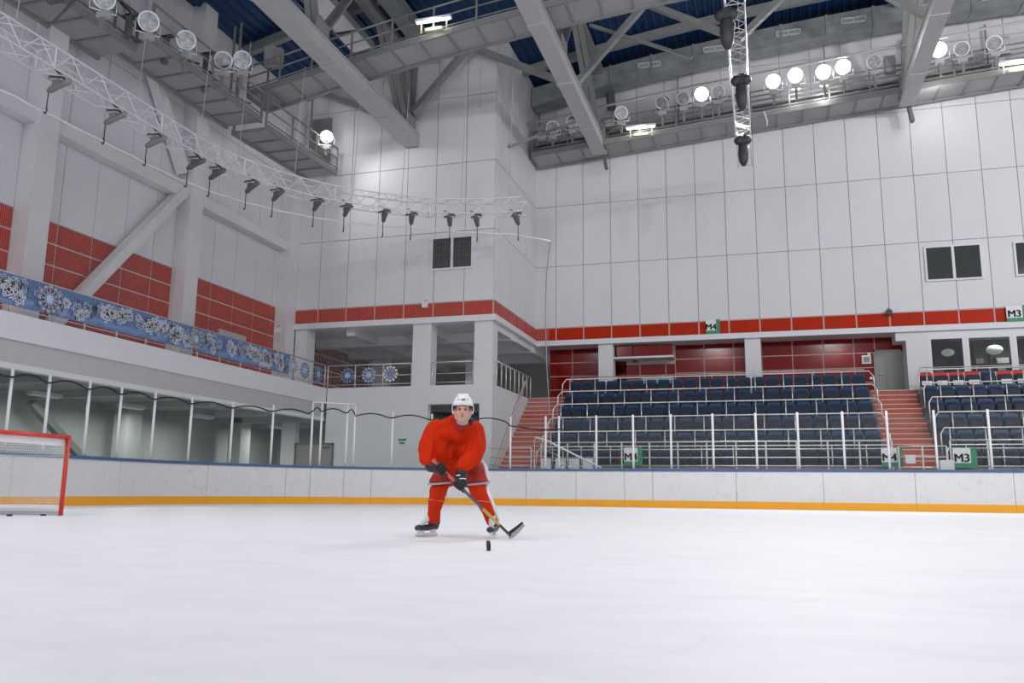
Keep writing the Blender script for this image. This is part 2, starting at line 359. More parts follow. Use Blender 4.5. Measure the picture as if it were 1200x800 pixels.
# goods in the room behind the windows
for i, (x, z, r) in enumerate(((7.1, 6.05, .24), (8.75, 6.1, .3), (10.3, 6.1, .24))):
    p = empty('pendant_lamp', (x, 36.6, z), 'round white hanging lamp seen through the %s large window' % ('first', 'second', 'third')[i], 'lamp', 'pendant lamps behind the windows')
    MB().ball((0, 0, 0), (r, r, r*.62), 16, 8).build('shade', mat('lamp_globe', (.8, .85, .85), .4, emit=(.8, .95, 1), estr=.35), p)
    MB().tube([(0, 0, r*.5), (0, 0, 6.66-z)], .015, 6).build('cord', DARK, p)
for i in range(6):
    x = 6.9+.75*i; h = .5+.25*((i*7) % 3)
    sh = empty('shelf_rack', (x, 37.2, 4.3), 'dark rack of goods, %s from the left behind the large windows' % ('first', 'second', 'third', 'fourth', 'fifth', 'sixth')[i], 'rack', 'racks in the room behind the windows')
    q = MB().box((-.3, -.15, 0), (-.27, .15, 1.1+h)).box((.27, -.15, 0), (.3, .15, 1.1+h))
    for z in (.5, .9, 1.3): q.box((-.3, -.15, z), (.3, .15, z+.03))
    q.build('frame', DARK, sh)
    for j in range(3): MB().box((-.22, -.1, .53+.4*j), (-.22+.14*(1+(i+j) % 3), .1, .75+.4*j)).build('carton', [CREAM, PAPER, DSTEEL, DRED][(i+j) % 4], sh)
# walkway door
d1 = MB().box((4.28, 35.93, 4.3), (4.36, 36.0, 6.14)).box((5.28, 35.93, 4.3), (5.36, 36.0, 6.14)).box((4.28, 35.93, 6.08), (5.36, 36.0, 6.14)).build('door_1', STEEL, kind='structure', label='grey door at the top of the right stairs')
MB().box((4.36, 35.95, 4.32), (5.28, 35.99, 6.08)).build('door_leaf', DOORM, d1)
MB().tube([(4.44, 35.9, 5.15), (4.58, 35.9, 5.15)], .018, 6).build('door_handle', CHROME, d1)
for (x, z, s_, nm, cat_, lb) in ((4.02, 5.78, .17, 'wall_notice', 'notice', 'small grey picture notice on red tiles left of the grey door'),):
    o = MB().box((x-s_, 35.93, z-s_), (x+s_, 35.965, z+s_)).build(nm, PAPER); tag(o, lb, cat_)
    MB().box((x-s_*.7, 35.925, z-s_*.7), (x+s_*.7, 35.93, z+s_*.6)).build('print', STEEL, o)
for i, (x, z) in enumerate(((4.12, 6.0), (4.15, 5.03))):
    o = MB().disc((x, 35.96, z), (0, -1, 0), .06, .03, 12).build('wall_button', PAPER); tag(o, ('white round alarm high beside the grey door', 'white round switch low beside the grey door')[i], 'switch')
# balcony and lower left concourse
bal = MB().box((XL, 6, 4.0), (XBAL, YF+.02, 4.3)).box((XBAL-.2, 6, 3.70), (XBAL+.03, YF-.001, 4.3)).build('trim_7', TRIM, kind='structure', label='white balcony edge under the snowflake banners')
MB().box((XBAL-.25, 6, 3.18), (XBAL-.03, YF, 3.70)).build('trim_8', mat('grey_fascia', (.5, .5, .51), .7, noise=.04), kind='structure', label='grey fascia band below the balcony edge')
MB().box((XBAL-.27, 6, 3.05), (XBAL-.01, YF, 3.18)).build('trim_9', TRIM, kind='structure', label='white lower edge of the balcony fascia')
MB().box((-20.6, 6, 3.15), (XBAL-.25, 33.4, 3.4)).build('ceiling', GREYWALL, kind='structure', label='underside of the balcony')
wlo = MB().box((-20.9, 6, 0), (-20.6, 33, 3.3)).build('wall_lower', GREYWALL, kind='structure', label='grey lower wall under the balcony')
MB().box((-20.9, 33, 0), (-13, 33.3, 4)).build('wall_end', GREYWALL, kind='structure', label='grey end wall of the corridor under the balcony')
for y0 in (16.2, 22.3, 28.4):
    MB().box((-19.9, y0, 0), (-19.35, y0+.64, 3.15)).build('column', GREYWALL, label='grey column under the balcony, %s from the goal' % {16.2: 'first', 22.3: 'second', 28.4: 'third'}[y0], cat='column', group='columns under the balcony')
o = MB().beam((-19.6, 18.75, 2.75), (-19.6, 22.2, .3), .2, .22, (1, 0, 0)).build('diagonal_brace', DSTEEL); tag(o, 'dark steel diagonal brace behind the glass above the goal', 'brace')
cbm = MB()
for y0 in (13, 16.3, 19.3, 22.4, 25.4, 28.4, 31): cbm.box((-20.6, y0, 2.95), (XBAL-.3, y0+.3, 3.15))
cbm.build('trim_10', GREYWALL, kind='structure', label='cross beams under the balcony')
# wall below the block: front face with opening, side face
wfl = MB().box((-16.1, YF, 0), (-11.92, YF+.3, 4.3)).box((-9.9, YF, 0), (XS, YF+.3, 4.3)).box((-11.92, YF, 3.6), (-9.9, YF+.3, 4.3)).box((XS-.3, YF+.3, 0), (XS, 36, 4.3)).box((-18.0, YF, 0), (-17.4, YF+.3, 3.15)).build('wall_base', PLASTER, kind='structure', label='plain white wall below the corner block')
MB().box((-12.3, 31.2, 0), (XS-.3, 31.4, 3.9)).box((-12.3, YF+.3, 0), (-12.1, 31.2, 3.9)).build('wall_passage', DARKWALL, kind='structure', label='dark grey passage behind the player')
def steel_door(n, x0, x1, z1, y, lab):
    o = MB().box((x0, y-.06, 0), (x0+.07, y, z1)).box((x1-.07, y-.06, 0), (x1, y, z1)).box((x0, y-.06, z1-.07), (x1, y, z1)).build('door_%d' % n, DSTEEL, kind='structure', label=lab)
    MB().box((x0+.07, y-.04, 0.02), (x1-.07, y-.01, z1-.07)).build('door_leaf', DOORM, o)
    MB().tube([(x0+.16, y-.08, 1.1), (x0+.3, y-.08, 1.1)], .018, 6).build('door_handle', CHROME, o)
    MB().box((x1-.45, y-.09, z1-.2), (x1-.15, y-.04, z1-.13)).build('door_closer', DSTEEL, o)
steel_door(2, -17.35, -15.7, 2.2, YF, 'grey double door under the balcony corner')
steel_door(3, -20.4, -19.0, 2.4, 33, 'grey door at the end of the corridor under the balcony')
for i, y in enumerate((14.5, 18.2, 21.5, 25.0, 29.8)):  # lamps and fill lights added to lift the black corridor
    o = empty('ceiling_lamp', (-18.6, y, 2.86), 'added fill lamp under the balcony, %s from the goal' % ('first', 'second', 'third', 'fourth', 'fifth')[i], 'lamp', 'added lamps under the balcony')
    MB().box((-.12, -.5, 0), (.12, .5, .09)).build('housing', LSTEEL, o); MB().box((-.09, -.46, -.03), (.09, .46, 0)).build('diffuser', TRIM, o)
    light('corridor_fill', 'AREA', (-18.6, y, 2.8), (-18.6, y, 0), 50, .5, (.95, 1, .95))
for i, (x, y) in enumerate(((-15.5, 32.6), (-11.2, 32.6), (-14, 37), (-1.5, 35.5), (3, 35.5))):
    light('walkway_light', 'AREA', (x, y, 6.3), (x, y, 4), 6 if x < -5 else 2, .5, (1, .95, .9))
light('passage_light', 'AREA', (-11, 30.3, 3.4), (-11, 30.3, 0), 5, .5, (1, 1, .95))
light('shop_light', 'AREA', (9, 36.4, 6.4), (9, 36.4, 4), 30, 1.0, (1, 1, .97))
# concourse columns
for i, (x0, x1, y0, lb) in enumerate(((-12.6, -11.86, YF+.0, 'white column at the middle of the corner block opening'), (-10.14, XS-.02, YF+.0, 'white column at the outer corner of the corner block'), (XL+.57, XL+1.1, YF+.01, 'white column where the balcony meets the corner block'),
        (-17.3, -16.6, 35.3, 'dim inner column at the left of the corner concourse'), (-12.7, -12.1, 35.3, 'dim inner column seen beside the outer corner column'),
        (-6.62, -6.0, 35.0, 'white column behind the left end of the top row'), (-.62, 0.0, 35.0, 'white column behind the middle of the top row'))):
    MB().box((x0, y0, 4.3), (x1, y0+.6, 6.66)).build('column', PLASTER, label=lb, cat='column')
for i, (x, y) in enumerate(((-15.9, 33.2), (-13.4, 31.4), (-11.6, 33.0), (-9.9, 36.8))):
    o = empty('ceiling_lamp', (x, y, 6.60), 'unlit box lamp under the walkway ceiling, %s from the left' % ('first', 'second', 'third', 'fourth')[i], 'lamp', 'unlit walkway lamps')
    MB().box((-.5, -.12, 0), (.5, .12, .1)).build('housing', LSTEEL, o); MB().box((-.46, -.09, -.03), (.46, .09, 0)).build('diffuser', TRIM, o)

# ------------------------------------------------------------ roof
dk = MB(); xs = []; x = -26.0
while x < 17: xs += [(x, 0), (x+.16, 0), (x+.2, -.09), (x+.3, -.09)]; x += .34
vs = []; fs = []
for (x, dz) in xs:
    for y in (9, 36.5): vs.append((x, y, zdeck(x)+dz+.15))
for i in range(len(xs)-1): fs.append((2*i, 2*i+1, 2*i+3, 2*i+2))
dk.add(vs, fs).build('ceiling', BLUE, kind='structure', label='blue corrugated roof deck')
def arch_beam(name, y, x0, x1, off, w_, h_, mt, n=14, **k):
    b = MB()
    for i in range(n):
        a = x0+(x1-x0)*i/n; c = x0+(x1-x0)*(i+1)/n; b.beam((a, y, zdeck(a)-off), (c, y, zdeck(c)-off), w_, h_)
    o = b.build(name, mt); tag(o, k['label'], k['cat'], k.get('group')); return o
for i, y in enumerate((13, 17, 21, 25, 29, 32.6)):
    arch_beam('roof_beam', y, -17.9, 16, .18, .25, .34, STEEL, label='grey steel roof beam under the blue deck, %s from the back wall' % ('sixth', 'fifth', 'fourth', 'third', 'second', 'nearest')[i], cat='beam', group='roof beams')
# roof trusses running towards the back wall
def truss(X, z0, ya, yb, nodes, lab):
    t = empty('roof_truss', (X, yb, z0), lab, 'truss')
    ch = MB(); w_ = .56
    ch.box((-w_/2, ya-yb, 0), (w_/2, 0, .05)).box((-w_/2, ya-yb, .5), (w_/2, 0, .55)).box((-w_/2+.06, ya-yb, .05), (-w_/2+.1, 0, .5)).box((w_/2-.1, ya-yb, .05), (w_/2-.06, 0, .5))
    ch.box((-w_/2-.01, -.03, 0), (w_/2+.01, 0.0, .55))
    ch.build('bottom_chord', LSTEEL, t)
    zt = zdeck(X)-z0-.55
    MB().box((-.22, ya-yb, zt-.05), (.22, 0, zt+.2)).build('top_chord', STEEL, t)
    for (y0, y1) in nodes:
        MB().beam((-.12, y0-yb, .5), (-.12, y1-yb, zt), .07, .2, (1, 0, 0)).beam((.12, y0-yb, .5), (.12, y1-yb, zt), .07, .2, (1, 0, 0)).build('web_member', STEEL, t)
    last = -99
    for y in sorted(n[0] for n in nodes):
        if y-last < 1.2: continue
        last = y
        for sx in (-1, 1): MB().box((sx*.26, y-yb-.4, .57), (sx*.3, y-yb+.4, .95)).build('gusset', STEEL, t)
    for k in range(int((yb-ya)/4)): MB().box((-w_/2-.02, -2.8-4*k, -.03), (w_/2+.02, -2.6-4*k, .01)).build('splice_plate', LSTEEL, t)
    return t
truss(-12.85, 13.75, 10, 29.0, ((21.3, 20.4), (21.5, 23.7), (28.2, 25.9), (28.3, 28.0), (28.6, 30.6-1.8), (14.5, 13), (14.5, 17)), 'light steel roof truss on the left, ending at the corner block')
truss(-6.3, 14.75, 12, 34.1, ((33.4, 29.2), (26.2, 28.6), (26.0, 23.5), (18.5, 16), (18.5, 21)), 'light steel roof truss in the middle, ending over the back catwalk')
truss(5.85, 15.45, 14, 34.1, ((33.6, 31.6), (33.2, 28.2), (26, 23.5), (26, 28)), 'light steel roof truss on the right above the floodlights')
for i, (x, z) in enumerate(((-6.3, 14.75), (5.85, 15.45))):
    o = MB().beam((x+.1, 34.3, z+.2), (x+.22, 34.3, z-.55), .12, .3).build('truss_bearing', DSTEEL); tag(o, ('dark bracket under the end of the middle roof truss', 'dark bracket under the end of the right roof truss')[i], 'bracket')
    o = MB().beam((x+.35, 34.7, z+3.2), (x+.5, 34.4, z+1.6), .3, .3).beam((x+.5, 34.4, z+1.6), (x-.3, 34.0, z+.4), .28, .28).build('knee_brace', DSTEEL); tag(o, ('dark knee brace behind the middle roof truss', 'dark knee brace behind the right roof truss')[i], 'brace')
def brace(a, b, w_, lab, mt=None):
    o = MB().beam(a, b, w_, w_*.8).build('cross_brace', mt or STEEL); tag(o, lab, 'brace', 'cross braces between the trusses')
Z = 29.0
for a, b, lab in (((-13.0, 28.8, 14.6), (-17.1, 28.8, 16.6), 'cross brace rising left from the left truss'), ((-12.6, 28.4, 14.9), (-10.3, 28.4, 17.4), 'cross brace rising right from the end of the left truss'),
        ((-10.3, Z-.45, 17.4), (-6.6, Z, 15.6), 'cross brace falling onto the middle truss from the left'), ((-6.4, Z, 15.4), (-3.6, Z, 18.4), 'cross brace rising right from the middle truss'),
        ((-3.6, Z, 18.4), (-.3, Z, 16.45), 'cross brace falling right towards the hanging truss'), ((-5.8, Z+.4, 18.1), (-2.0, Z+.4, 16.2), 'thin cross brace crossing the one right of the middle truss'),
        ((-.3, Z, 16.45), (2.4, Z, 18.9), 'cross brace rising right behind the hanging truss'), ((2.4, Z-.35, 18.9), (5.7, Z-.35, 16.2), 'cross brace falling onto the right truss'),
        ((-6.9, 33.0, 16.0), (-9.3, 30.5, 14.0), 'thin dark strut from the middle truss down to the corner block')):
    brace(a, b, .26 if 'thin' not in lab else .13, lab, STEEL)
# air duct along the back wall
du = empty('air_duct', (0, 34.3, 0), 'long galvanised rectangular air duct under the roof along the back wall', 'duct')
nseg = 14; x0, x1 = -9.33, 15.5
for i in range(nseg):
    a = x0+(x1-x0)*i/nseg; c = x0+(x1-x0)*(i+1)/nseg
    za = zdeck(a)-1.2; zc = zdeck(c)-1.2
    q = MB().add([(a, -.45, za), (c, -.45, zc), (c, .35, zc), (a, .35, za), (a, -.45, za+.85), (c, -.45, zc+.85), (c, .35, zc+.85), (a, .35, za+.85)],
          [(0, 3, 2, 1), (4, 5, 6, 7), (0, 1, 5, 4), (1, 2, 6, 5), (2, 3, 7, 6), (3, 0, 4, 7)])
    q.box((c-.04, -.49, zc-.03), (c+.04, .37, zc+.88)); q.beam((a, -.46, za+.34), (c, -.46, zc+.34), .02, .03)
    q.build('duct_section', GALV, du)
for x in (-7.2, -4.1, -1.35, 1.6, 4.1, 6.6, 9.2, 12):
    z = zdeck(x)-.78
    q = MB().box((x-.48, -.49, z-.11), (x+.48, -.45, z-.08)).box((x-.48, -.49, z+.1), (x+.48, -.45, z+.13)).box((x-.48, -.49, z-.11), (x-.45, -.45, z+.13)).box((x+.45, -.49, z-.11), (x+.48, -.45, z+.13)).box((x-.015, -.49, z-.11), (x+.015, -.45, z+.13))
    q.add([], []); q2 = MB()
    for k in range(4): q2.box((x-.45, -.475, z-.06+.045*k), (x+.45, -.455, z-.04+.045*k))
    g_ = q.build('air_grille', TRIM, du); q2.build('louvres', LSTEEL, g_)

# ------------------------------------------------------------ catwalks
def catwalk(name, pts, width, lab, rails=3, rail_side=1, step=1.0, under=True, closed_front=False, both=False):
    """pts: near-edge polyline (x,y,z of the deck underside); width: vector to the far edge"""
    t = empty(name, pts[0], lab, 'catwalk'); o0 = Vector(pts[0]); W = Vector(width)
    fr = MB(); rl = MB(); k = 0
    for i in range(len(pts)-1):
        a = Vector(pts[i])-o0; b = Vector(pts[i+1])-o0; L = (b-a).length; n = max(1, round(L/step))
        for j in range(n):
            p = a.lerp(b, j/n); q = a.lerp(b, (j+1)/n)
            g = (q-p).normalized()*.03
            MB().add([p+g, q-g, q-g+W, p+g+W, p+g+Vector((0, 0, .04)), q-g+Vector((0, 0, .04)), q-g+W+Vector((0, 0, .04)), p+g+W+Vector((0, 0, .04))],
                 [(0, 3, 2, 1), (4, 5, 6, 7), (0, 1, 5, 4), (1, 2, 6, 5), (2, 3, 7, 6), (3, 0, 4, 7)]).build('deck_sheet', SOFFIT, t)
            fr.beam(p, p+W, .07, .09)
        fr.beam(a+Vector((0, 0, .08)), b+Vector((0, 0, .08)), .08, .2); fr.beam(a+W+Vector((0, 0, .02)), b+W+Vector((0, 0, .02)), .12, .2)
        for e in ([Vector((0, 0, 0))] + ([W] if both else [])):
            n2 = max(1, round(L/1.5))
            for j in range(0 if i == 0 else 1, n2+1):
                p = a.lerp(b, j/n2)+e; MB().beam(p, p+Vector((0, 0, 1.15)), .06, .06).build('rail_post', STEEL, t)
            for r in range(rails):
                h = 1.12-(.82*r/max(1, rails-1))
                MB().tube([a+e+Vector((0, 0, h)), b+e+Vector((0, 0, h))], .028 if r else .035, 6).build('rail', STEEL, t)
            rl.beam(a+e+Vector((0, 0, .14)), b+e+Vector((0, 0, .14)), .02, .16)
    fr.build('frame', STEEL, t); rl.build('toe_board', LSTEEL, t)
    for p in pts[::2 if len(pts) > 3 else 1]:
        a = Vector(p)-o0; e = W*.97+Vector((0, 0, .1)); zt = zdeck(p[0]+W.x)-.1-p[2]
        MB().beam(a+e, Vector((a.x+e.x, a.y+e.y, zt)), .06, .06).build('hanger', STEEL, t)
    return t
def zmid(x): return 13.9+(x+17.6)*.20-(x+17.6)**2*.0042
mp_ = [(x, 24.0, zmid(x)+.05) for x in (-17.0, -14.5, -11.5, -8.5, -5.5, -2.5, .5, 3.5)]
catwalk('catwalk', mp_, (0, 1.2, 0), 'middle catwalk crossing the roof trusses above the corner block', 3)
def zbk(x): return 14.75+(x+9.2)*.072
bp_ = [(x, 33.5, zbk(x)) for x in (-9.2, -6, -3, 0, 3, 6, 9, 12)]
catwalk('catwalk', bp_, (0, 1.3, 0), 'long back catwalk carrying the floodlights along the back wall', 5)
catwalk('catwalk', [(-16.35, 10.5, 12.35), (-16.5, 18.0, 12.5)], (-1.25, 0, 0), 'near part of the left catwalk along the left wall', 3)
catwalk('catwalk', [(-16.0, 18.0, 12.75), (-16.1, 23.6, 12.8)], (-1.35, 0, 0), 'middle part of the left catwalk with two round floodlights', 3)
catwalk('catwalk', [(-15.9, 23.6, 12.55), (-15.9, 28.6, 12.75)], (-1.3, 0, 0), 'far end of the left catwalk beside the lit lamp', 3)
o = MB().box((-17.3, 28.95, 13.4), (-16.45, 29.04, 15.4)).build('wall_recess_panel', STEEL); tag(o, 'grey access hatch on the block front behind the left catwalk end', 'hatch')
# longitudinal upper gangway with pale panels, and a big girder beside it
gw = empty('roof_gangway', (-13.75, 20, 16.5), 'pale panelled gangway underside above the left truss', 'catwalk')
for k in range(9): MB().box((-.4, -5.4+1.3*k+.05, .08*(k % 2)), (.4, -5.4+1.3*k+1.22, .05+.08*(k % 2))).build('deck_sheet', TRIM, gw)
MB().box((-.45, -5.5, .05), (-.4, 6.3, .3)).box((.4, -5.5, .05), (.45, 6.3, .3)).build('frame', STEEL, gw)
o = MB().box((-12.3, 12, 17.2), (-11.7, 28.8, 17.7)).build('roof_girder', STEEL); tag(o, 'broad grey girder right of the pale gangway panels', 'beam')
# long pipe above the back catwalk
o = MB().tube([(-9.3, 33.0, 16.05), (-3, 32.6, 16.6), (3, 32.4, 17.0), (12, 32.2, 17.6)], .05, 8).build('ceiling_pipe', LSTEEL); tag(o, 'thin pale pipe running above the back catwalk', 'pipe')

# ------------------------------------------------------------ floodlights
def flood(x, y, z, lit, lab, r=.27, aim=(-1, 2, 0), pole=1.2, group=None, lens_mat=None):
    o = empty('floodlight', (x, y, z-pole), lab, 'floodlight', group)
    c = Vector((0, 0, pole)); d = (Vector(aim)-Vector((x, y, z))).normalized()
    q = MB(); q.tube([c-d*.42, c-d*.36, c-d*.15, c], [.08, .14, r*.85, r], 18); q.build('housing', RIM if lit else STEEL, o)
    q = MB(); q.tube([c-d*.02, c+d*.05], r*1.06, 18, caps=False)
    q.tube([c+d*.05, c+d*.052], [r*1.06, r*.9], 18, caps=False); q.build('rim', TRIM if lit else RIM, o)
    MB().disc(c+d*.012, d, r*.93, .02, 18).build('lens', LIT if lit else (lens_mat or LENS), o)
    s_ = d.cross(Vector((0, 0, 1))).normalized()
    q = MB(); q.tube([c+s_*(r+.05), c+s_*(r+.05)-Vector((0, 0, r+.1)), c-s_*(r+.05)-Vector((0, 0, r+.1)), c-s_*(r+.05)], .02, 6); q.build('yoke', RIM, o)
    MB().beam((0, 0, 0), (0, 0, pole-r-.08), .09, .09).build('mast', STEEL, o)
    MB().box((-.16, -.05, pole-r-.28), (.16, .12, pole-r-.1)).build('control_box', LSTEEL, o)
    return o
bx = [(648, 149, 0), (671, 142, 0), (728, 132, 0), (776, 120, 0), (801, 115, 0), (822, 110, 1), (842, 107, 0), (906, 95, 1), (932, 88, 1), (965, 84, 1), (988, 78, 1), (1024, 72, 0), (1100, 58, 1), (1127, 57, 0), (1165, 50, 0)]
ordn = ['first', 'second', 'third', 'fourth', 'fifth', 'sixth', 'seventh', 'eighth', 'ninth', 'tenth', 'eleventh', 'twelfth', 'thirteenth', 'fourteenth', 'fifteenth', 'sixteenth', 'seventeenth', 'eighteenth', 'nineteenth', 'twentieth', 'twenty-first', 'twenty-second', 'twenty-third', 'twenty-fourth']
rr_ = random.Random(3)
for i, (px, py, lit) in enumerate(bx):
    p = at(px, py, Y=33.15); zb = zbk(p.x)+.2
    aim = (rr_.uniform(-14, 8), rr_.uniform(2, 16), 0) if not lit else (rr_.uniform(-4, 2), 6, 0)
    flood(p.x, 33.15, p.z, lit, '%s round floodlight on the back catwalk, %s from the left' % ('lit' if lit else 'unlit', ordn[i]), .3 if lit else .27, aim, p.z-zb, 'floodlights on the back catwalk')
    if lit: light('flood_beam', 'SPOT', (p.x, 32.6, p.z), (aim[0]*.3+p.x*.7, 14, 0), 1300, .3, (1, .98, .97), 85, .8)
for i, (px, py, X) in enumerate(((174, 25, -15.9), (218, 47, -15.9), (262, 70, -15.8), (284, 70, -15.4), (122, -2, -16))):
    p = at(px, py, X=X)
    flood(p.x, p.y, p.z, 0, ('unlit round floodlight on the left catwalk, larger one at the left', 'unlit round floodlight on the left catwalk, second full disc from the left', 'unlit oval-looking floodlight where the left and middle catwalks meet', 'unlit floodlight right of the oval one at the catwalk junction', 'unlit floodlight cut by the top edge of the photo')[i], .27, (3, 2, 0) if i != 2 else (-8, 8, 0), 1.0, 'floodlights on the left catwalk')
p = at(383, 160, Y=28.2)
flood(p.x, p.y, p.z, 1, 'lit floodlight shining at the far end of the left catwalk', .25, (-8, 10, 0), .8)
light('flood_beam', 'SPOT', (p.x+.5, 26.9, p.z-.2), (-9.5, 29, 7), 170, .3, (1, .98, .97), 110, .7)
light('flood_glow', 'POINT', (p.x+.35, 27.6, p.z-.3), (0, 0, 0), 25, .2)
for i, px in enumerate((822, 932, 965, 1100)):
    q = at(px, 95, Y=33.15); light('flood_glow', 'POINT', (q.x, 33.3, q.z-.5), (0, 0, 0), 22, .25)
def tubelamp(p, lab):
    o = empty('strip_lamp', p, lab, 'lamp', 'lit strip lamps on the catwalks')
    MB().box((-.62, -.09, .03), (.62, .09, .12)).build('housing', TRIM, o); MB().tube([(-.58, -.02, 0), (.58, -.02, 0)], .035, 8).build('tube', TUBE, o)
    MB().beam((-.45, .05, -.35), (-.45, .05, .05), .04, .04).beam((.45, .05, -.35), (.45, .05, .05), .04, .04).box((-.3, 0, -.3), (.3, .12, -.2)).build('bracket', CREAM, o)
    light('strip_glow', 'POINT', (p[0], p[1]-.1, p[2]-.15), (0, 0, 0), 14, .2, (1, .97, .85))
tubelamp(at(508, 25, Y=23.8), 'lit white strip lamp on the middle catwalk')
tubelamp(at(751, 150, Y=33.3), 'lit white strip lamp on the back catwalk left of the bright floodlight')
tubelamp(at(1192, 74, Y=33.3), 'lit white strip lamp on the back catwalk at the right edge of the photo')
# control cabinets on the catwalks
for i, (px, py, Y_) in enumerate(((636, 157, 33.6), (715, 140, 33.6), (1043, 76, 33.6), (1176, 54, 33.6), (317, 66, 24.3), (324, 68, 24.5))):
    q = at(px, py, Y=Y_); o = MB().box((q.x-.2, Y_-.1, q.z-.35), (q.x+.2, Y_+.15, q.z+.35)).box((q.x-.17, Y_-.12, q.z-.3), (q.x+.17, Y_-.1, q.z+.3)).build('control_cabinet', LSTEEL)
    tag(o, ('grey cabinet at the left end of the back catwalk', 'grey cabinet beside the second roof truss foot', 'grey cabinet left of the right roof truss', 'grey cabinet near the right edge on the back catwalk', 'grey cabinet at the left end of the middle catwalk', 'second grey cabinet at the left end of the middle catwalk')[i], 'cabinet')
for k, h in enumerate((.22, .5, .78)):  # bars put in to darken the zone behind the catwalk rails
    o = MB()
    for i in range(len(bp_)-1): a, b = Vector(bp_[i]), Vector(bp_[i+1]); o.beam(a+Vector((.05, .5+.12*k, h)), b+Vector((-.02, .5+.12*k, h)), .1, .09)
    o = o.build('dark_bar', DSTEEL); tag(o, 'added dark bar behind the back catwalk rails, %s of three' % ('lowest', 'middle', 'highest')[k], 'dark bar')
for i, (px, y0, y1) in enumerate(((153, 17, 72), (196, 42, 96), (243, 62, 118), (66, 0, 60))):
    q = at(px, y0, X=-16.3); z0 = 12.6; o = MB().box((-.07, -.07, 0), (.07, .07, q.z-z0)).box((-.22, -.07, q.z-z0-.06), (.22, .07, q.z-z0)).beam((0, 0, q.z-z0-.6), (.0, .7, .2), .05, .05).build('catwalk_mast', DSTEEL); o.location = (-16.32, q.y, z0)
    tag(o, 'dark steel mast on the left catwalk, %s' % ('between the topmost and second floodlight', 'between the second and third floodlight', 'left of the catwalk junction', 'nearest to the photo corner')[i], 'mast')
for i, (ya, yb) in enumerate(((12.5, 16.3), (17.2, 20.6), (20.9, 23.4))):
    pts = [Vector((-16.42, ya+(yb-ya)*k/8, 13.5-.35*sin(pi*k/8)+.1*sin(k*2.3))) for k in range(9)]
    o = MB().tube(pts, .03, 6).build('power_cable', BLACK); tag(o, 'black cable looping along the left catwalk rail, %s from the left' % ordn[i], 'cable')
# cables hanging from the back catwalk
o = MB().tube([(.5+.05*k, 33.3, zbk(.5)+.1-.2*k) for k in range(3)]+[(.6, 33.2, zbk(.5)-.55)], .03, 6).build('white_bracket', TRIM); tag(o, 'short white bracket hanging under the back catwalk beside the hanging truss', 'bracket')

# ------------------------------------------------------------ hanging truss with chain hoists
def lattice(mb, pts, side, up, w_, h_, r=.025, bay=.55, rr=.012, zig=True):
    """box truss along a polyline"""
    pts = [Vector(p) for p in pts]; N = len(pts); ch = [[], [], [], []]
    for i in range(N):
        d = (pts[min(i+1, N-1)]-pts[max(i-1, 0)]).normalized(); s_ = d.cross(Vector((0, 0, 1))).normalized()
        for k, (a, b) in enumerate(((-1, 0), (1, 0), (1, 1), (-1, 1))): ch[k].append(pts[i]+s_*(a*w_/2)+Vector((0, 0, b*h_)))
    for c in ch: mb.tube(c, r, 6)
    return ch
ht = empty('lighting_truss', (-.3, 20, 13.0), 'aluminium lattice truss hanging over the rink with three dark chain hoists', 'truss')
Yn = 23; q = MB(); P_ = [(0, -6+i*18.5/40, 0) for i in range(41)]
ch = lattice(q, P_, 0, 0, .5, .5); q.build('chord', ALU, ht)
q = MB()
for i in range(40):
    for (a, b) in ((0, 1), (1, 2), (2, 3), (3, 0)):
        if i % 2: q.tube([ch[a][i], ch[b][i+1]], .013, 4, False)
        else: q.tube([ch[b][i], ch[a][i+1]], .013, 4, False)
    if i % 5 == 0:
        for (a, b) in ((0, 1), (1, 2), (2, 3), (3, 0)): q.tube([ch[a][i], ch[b][i]], .013, 4, False)
q.build('lacing', ALU, ht)
for i, (x, y, z) in enumerate(((-.52, 21.1, 13.05), (-.25, 25.0, 13.1), (-.32, 29.6, 13.1))):
    h = empty('chain_hoist', (x, y, z), 'black chain hoist with a long bag, %s under the hanging truss' % ('topmost', 'middle', 'lowest')[i], 'hoist', 'chain hoists under the hanging truss')
    MB().ball((-.14, 0, -.22), (.17, .14, .17)).ball((.14, 0, -.22), (.17, .14, .17)).box((-.1, -.12, -.36), (.1, .12, -.05)).build('motor', DARK, h)
    MB().tube([(0, 0, -.32), (0, 0, -.45), (0, 0, -.75), (0, 0, -1.0), (0, 0, -1.18)], [.10, .17, .19, .16, .07], 14).build('chain_bag', DARK, h)
    MB().tube([(0, 0, -.06), (0, 0, .06)], .03, 6).ball((0, 0, -.02), .06, 8, 6).build('hook', ALU, h)
    MB().tube([(.05, .0, -.1), (.22, .02, -.5), (.15, 0, -.85)], .012, 5).build('power_cable', TRIM, h)
    MB().tube([(0, 0, .5), (0, 0, 5.2)], .012, 5).build('chain', STEEL, h)

